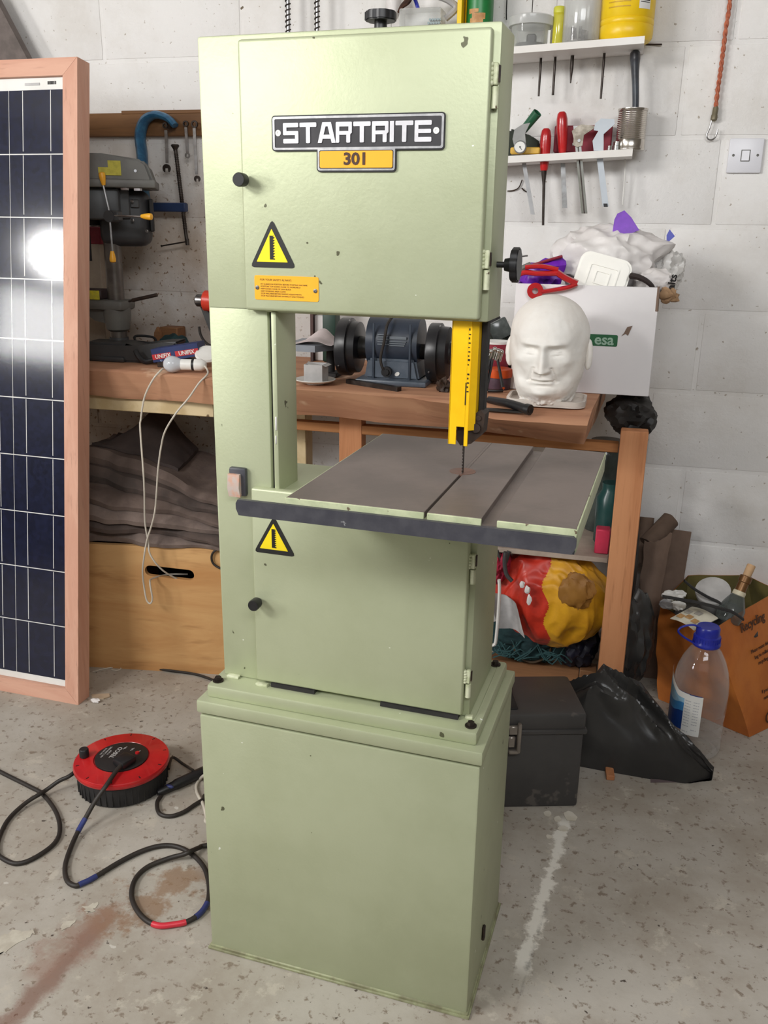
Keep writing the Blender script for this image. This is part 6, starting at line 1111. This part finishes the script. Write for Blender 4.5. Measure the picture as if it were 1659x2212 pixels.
b=BM(); p=rc-rv*.030+ru*.022; lathe(b,p,[(.0055,-.001),(.005,.003),(0,.0035)],(0,0,1),14); ob('reset_button',b,RED,hb)
b=BM(); p=Vector((cx_-.098,cy_+.010,.064)); kx=Vector((-0.6397,-1.03,0.075)); lathe(b,(kx.x,kx.y,.066),[(.009,0),(.009,.006),(.0115,.008),(.0115,.026),(.010,.028),(0,.028)],(0,0,1),16); ob('winding_knob',b,BLACK,rl)
pg=thing('plug_cable','black cable with blue and red tape plugged into the red reel','cable',(-.52,-1.05,0))
pk=Vector((-0.5277,-1.037,0.085)); b=BM(); bx(b,(-.020,-.020,.0758),(.020,.022,.095),.006,Matrix.Translation((pk.x,pk.y,0))@Matrix.Rotation(-.35,4,'Z'),2); ob('plug',b,BLACK,pg)
CC=[(pk.x+.004,pk.y-.018,.086),(-0.5253,-1.081,0.082),(-0.5237,-1.125,0.075),(-0.5369,-1.154,0.05),(-0.5436,-1.187,0.026),(-0.5447,-1.217,0.012),(-0.5321,-1.268,0.0065)]+[(-0.5103,-1.32,0.0065),(-0.4822,-1.355,0.0065),(-0.4581,-1.364,0.0065),(-0.4472,-1.353,0.0065),(-0.4344,-1.333,0.0065),(-0.4069,-1.273,0.0065),(-0.3794,-1.23,0.0065),(-0.3489,-1.204,0.0065),(-0.3134,-1.197,0.0065),(-0.2721,-1.21,0.0065),(-0.2323,-1.238,0.0065),(-0.206,-1.27,0.0065),(-0.1861,-1.306,0.0065),(-0.1759,-1.338,0.0065),(-0.1773,-1.369,0.0065),(-0.1912,-1.394,0.0065),(-0.2124,-1.408,0.0065),(-0.2415,-1.419,0.0065),(-0.275,-1.41,0.0065),(-0.3089,-1.386,0.0065),(-0.3345,-1.355,0.0065),(-0.3492,-1.314,0.0065),(-0.3433,-1.274,0.0065)]+[(-0.3128,-1.241,0.009),(-0.2831,-1.228,0.016),(-0.2741,-1.224,0.0195),(-0.2691,-1.214,0.018),(-0.2633,-1.191,0.01),(-0.2532,-1.176,0.0065),(-.17,-1.14,.0065),(-.08,-1.06,.0065),(.06,-1.05,.0065),(.15,-1.14,.0065)]
CCs=cr(CC,8); b=BM(); tube(b,CCs,.0052,10,0); ob('cable_run',b,FLEXB,pg)
def tape(i0,i1,m,lab):
    b=BM(); tube(b,CCs[int(i0*8):int(i1*8)+1],.0060,10,0); ob('tape_wrap',b,m,pg,label=lab)
tape(4.1,5.0,TAPEB,'blue tape wrap'); tape(9.6,11.2,TAPEB,'blue tape wrap'); tape(22.2,24.4,TAPER,'red tape wrap'); tape(20.0,21.4,TAPEB,'blue tape wrap')
b=BM(); tube(b,[(-0.9377,-1.03,0.0055),(-0.8648,-1.056,0.0055),(-0.7571,-1.09,0.0055),(-0.7073,-1.109,0.0055),(-0.6384,-1.16,0.0055),(-0.5933,-1.213,0.0055),(-0.5774,-1.26,0.0055),(-0.5916,-1.313,0.0055),(-0.6166,-1.337,0.0055),(-0.6532,-1.331,0.0055),(-0.678,-1.317,0.0055),(-0.7038,-1.277,0.0055),(-0.7264,-1.214,0.0055)]+[(-0.7229,-1.159,0.01),(-0.7063,-1.125,0.0165),(-0.7005,-1.104,0.0165),(-0.68,-1.082,0.03),(-0.6583,-1.069,0.04),(-.648,-1.030,.045)],.0050,10,6); one('reel_cable',b,FLEXB,'black cable looping from the red reel to the left edge of the photo','cable')
jc=thing('in_line_connector','black in-line connector with its looped cable between the red reel and the saw','connector',(-.42,-.98,0)); a=V((-0.4407,-1.034,0.012)); e=V((-0.3666,-0.9171,0.016)); b=BM(); d=e-a; lathe(b,a,[(.005,-.006),(.0095,0),(.0105,d.length*.28),(.0125,d.length*.32),(.0125,d.length*.9),(.009,d.length)],d,14); ob('connector_body',b,BLACK,jc)
b=BM(); tube(b,[a-d.normalized()*.004]+[(-0.4369,-1.033,0.0055),(-0.4318,-1.065,0.0055),(-0.4072,-1.1,0.0055),(-0.3788,-1.103,0.0055),(-0.3562,-1.081,0.0055),(-0.3442,-1.05,0.0055),(-0.3324,-1.022,0.0055),(-0.3276,-1.002,0.0055)]+[(-.22,-.97,.0055),(-.10,-.99,.0055),(.02,-1.02,.0055)],.0048,9,6); ob('looped_cable',b,FLEXB,jc); b=BM(); p=lerp(a,e,.22); ball(b,p+Vector((0,-.008,.006)),(.012,.005,.005),2); ob('tape_wrap',b,TAPEB,jc,label='blue tape on the connector')
b=BM(); tube(b,[(-.452,-.965,.03)]+[(-0.4684,-0.9141,0.028),(-0.4417,-0.9109,0.012),(-0.3924,-0.953,0.029)],.0036,8,5); one('thin_lead',b,FLEXB,'thin black lead running from the red reel over the in-line connector','cable')
b=BM(); tube(b,[(-.05,-.93,.005),(-.16,-.90,.012),(-0.3361,-0.955,0.03),(-0.3536,-0.967,0.032)]+[(-0.3771,-0.9513,0.0044),(-0.3738,-0.9764,0.0044),(-0.3611,-1,0.0044),(-0.3469,-1.017,0.0044),(-0.33,-1.035,0.0044),(-0.314,-1.056,0.0044),(-0.298,-1.081,0.0044),(-0.2837,-1.101,0.0044)]+[(-.20,-1.10,.0044),(-.13,-1.12,.0044)],.0040,9,6); one('white_lead',b,FLEXW,'white cable curling out from behind the left side of the saw stand','cable')
# ---------------------------------------------------------------- floor scraps
def flake(pts,name,lab,cat,m,th=.0015,group=None):
    b=BM(); P=[V(q) for q in pts]; o_=P[0]; prism(b,[(q.x-o_.x,q.y-o_.y) for q in P],o_,(1,0,0),(0,1,0),(0,0,th)); one(name,b,m,lab,cat,group)
flake([(-0.8619,-0.6488,0.0005),(-0.8161,-0.63,0.0005),(-0.8063,-0.6441,0.0005),(-0.8158,-0.6607,0.0005),(-0.8545,-0.6607,0.0005)],'wood_sliver','pale wood sliver on the floor at the corner of the panel frame','scrap',pm('pale_wood_scrap',(190,168,142),.8),.004)
flake([(-0.7272,-0.4398,0.0005),(-0.7013,-0.4386,0.0005),(-0.6903,-0.4543,0.0005),(-0.7025,-0.4547,0.0005)],'paper_scrap','small white paper scrap on the floor by the plywood crate','scrap',PWHITE,.003)
b=BM(); bag(b,(-0.83,-0.6804,0.006),(.014,.008,.006),171,.3,2,3,.0005); one('film_scrap',b,PWHITE,'tiny crumpled clear film scrap beside the panel frame corner','scrap')
b=BM(); tube(b,[(-0.9367,-0.5223,0.002),(-0.9065,-0.4884,0.002),(-0.8785,-0.4739,0.002),(-0.8656,-0.4797,0.002),(-0.8715,-0.494,0.002),(-0.8909,-0.4933,0.002)],.0017,6); one('string_scrap',b,FLEXW,'pale string scrap on the floor, nearer piece beside the panel','string')
b=BM(); tube(b,[(-0.9959,-0.4262,0.002),(-0.9526,-0.4303,0.002),(-0.9362,-0.4222,0.002),(-0.9052,-0.4364,0.002),(-0.9053,-0.4527,0.002),(-0.9316,-0.4571,0.002)],.0017,6); one('string_scrap',b,FLEXW,'pale string scrap on the floor, farther piece beside the panel','string')
PF=pm('white_paint_flake',(214,208,196),.8,c2=(196,188,172))
for k,(px) in enumerate(((0.4625,-0.8508,0.0003),(0.486,-0.864,0.0003),(0.5146,-0.8453,0.0003),(0.5019,-0.8964,0.0003),(0.4723,-0.9336,0.0003))):
    b=BM(); r_=(.011,.010,.017,.013,.007)[k]; Pn=[(r_*(.7+.5*R.random())*math.cos(a),r_*(.7+.5*R.random())*math.sin(a)*1.1) for a in [j*2*PI/9 for j in range(9)]]; prism(b,Pn,px,(1,0,0),(0,1,0),(0,0,.0008)); one('paint_splash',b,PF,('white paint splash nearest the toolbox corner by the saw','second white paint splash in front of the toolbox','largest white paint splash in front of the toolbox','white paint splash at the top of the white floor streak','small white paint splash left of the floor streak')[k],'paint splash','dried paint splashes in front of the toolbox')
for k,(pts) in enumerate(([(-0.5227,-1.525,0.0003),(-0.5042,-1.501,0.0003),(-0.4697,-1.489,0.0003),(-0.463,-1.504,0.0003),(-0.473,-1.521,0.0003),(-0.4873,-1.551,0.0003),(-0.4992,-1.557,0.0003)],[(-0.4288,-1.458,0.0003),(-0.4081,-1.446,0.0003),(-0.4025,-1.461,0.0003),(-0.4231,-1.473,0.0003)],[(-0.412,-1.404,0.0003),(-0.392,-1.389,0.0003),(-0.3862,-1.409,0.0003),(-0.3979,-1.42,0.0003)])):
    b=BM(); o_=V(pts[0]); pp=[]
    for i,q in enumerate(pts):
        a_=V(q); c2_=V(pts[(i+1)%len(pts)])
        for f in (0,.25,.5,.75): pp.append(tuple(a_.lerp(c2_,f)+Vector((R.uniform(-1,1),R.uniform(-1,1),0))*.0055))
    prism(b,[(q[0]-o_.x,q[1]-o_.y) for q in pp],o_,(1,0,0),(0,1,0),(0,0,.0006)); one('bare_patch',b,pm('pale_filler',(196,190,176),.85,c2=(178,170,156),vs=30),('large pale filler patch on the floor at the left edge of the photo','small pale filler patch on the floor right of the large patch','pale filler patch on the floor below the taped cable bend')[k],'patch','pale filler patches on the floor')
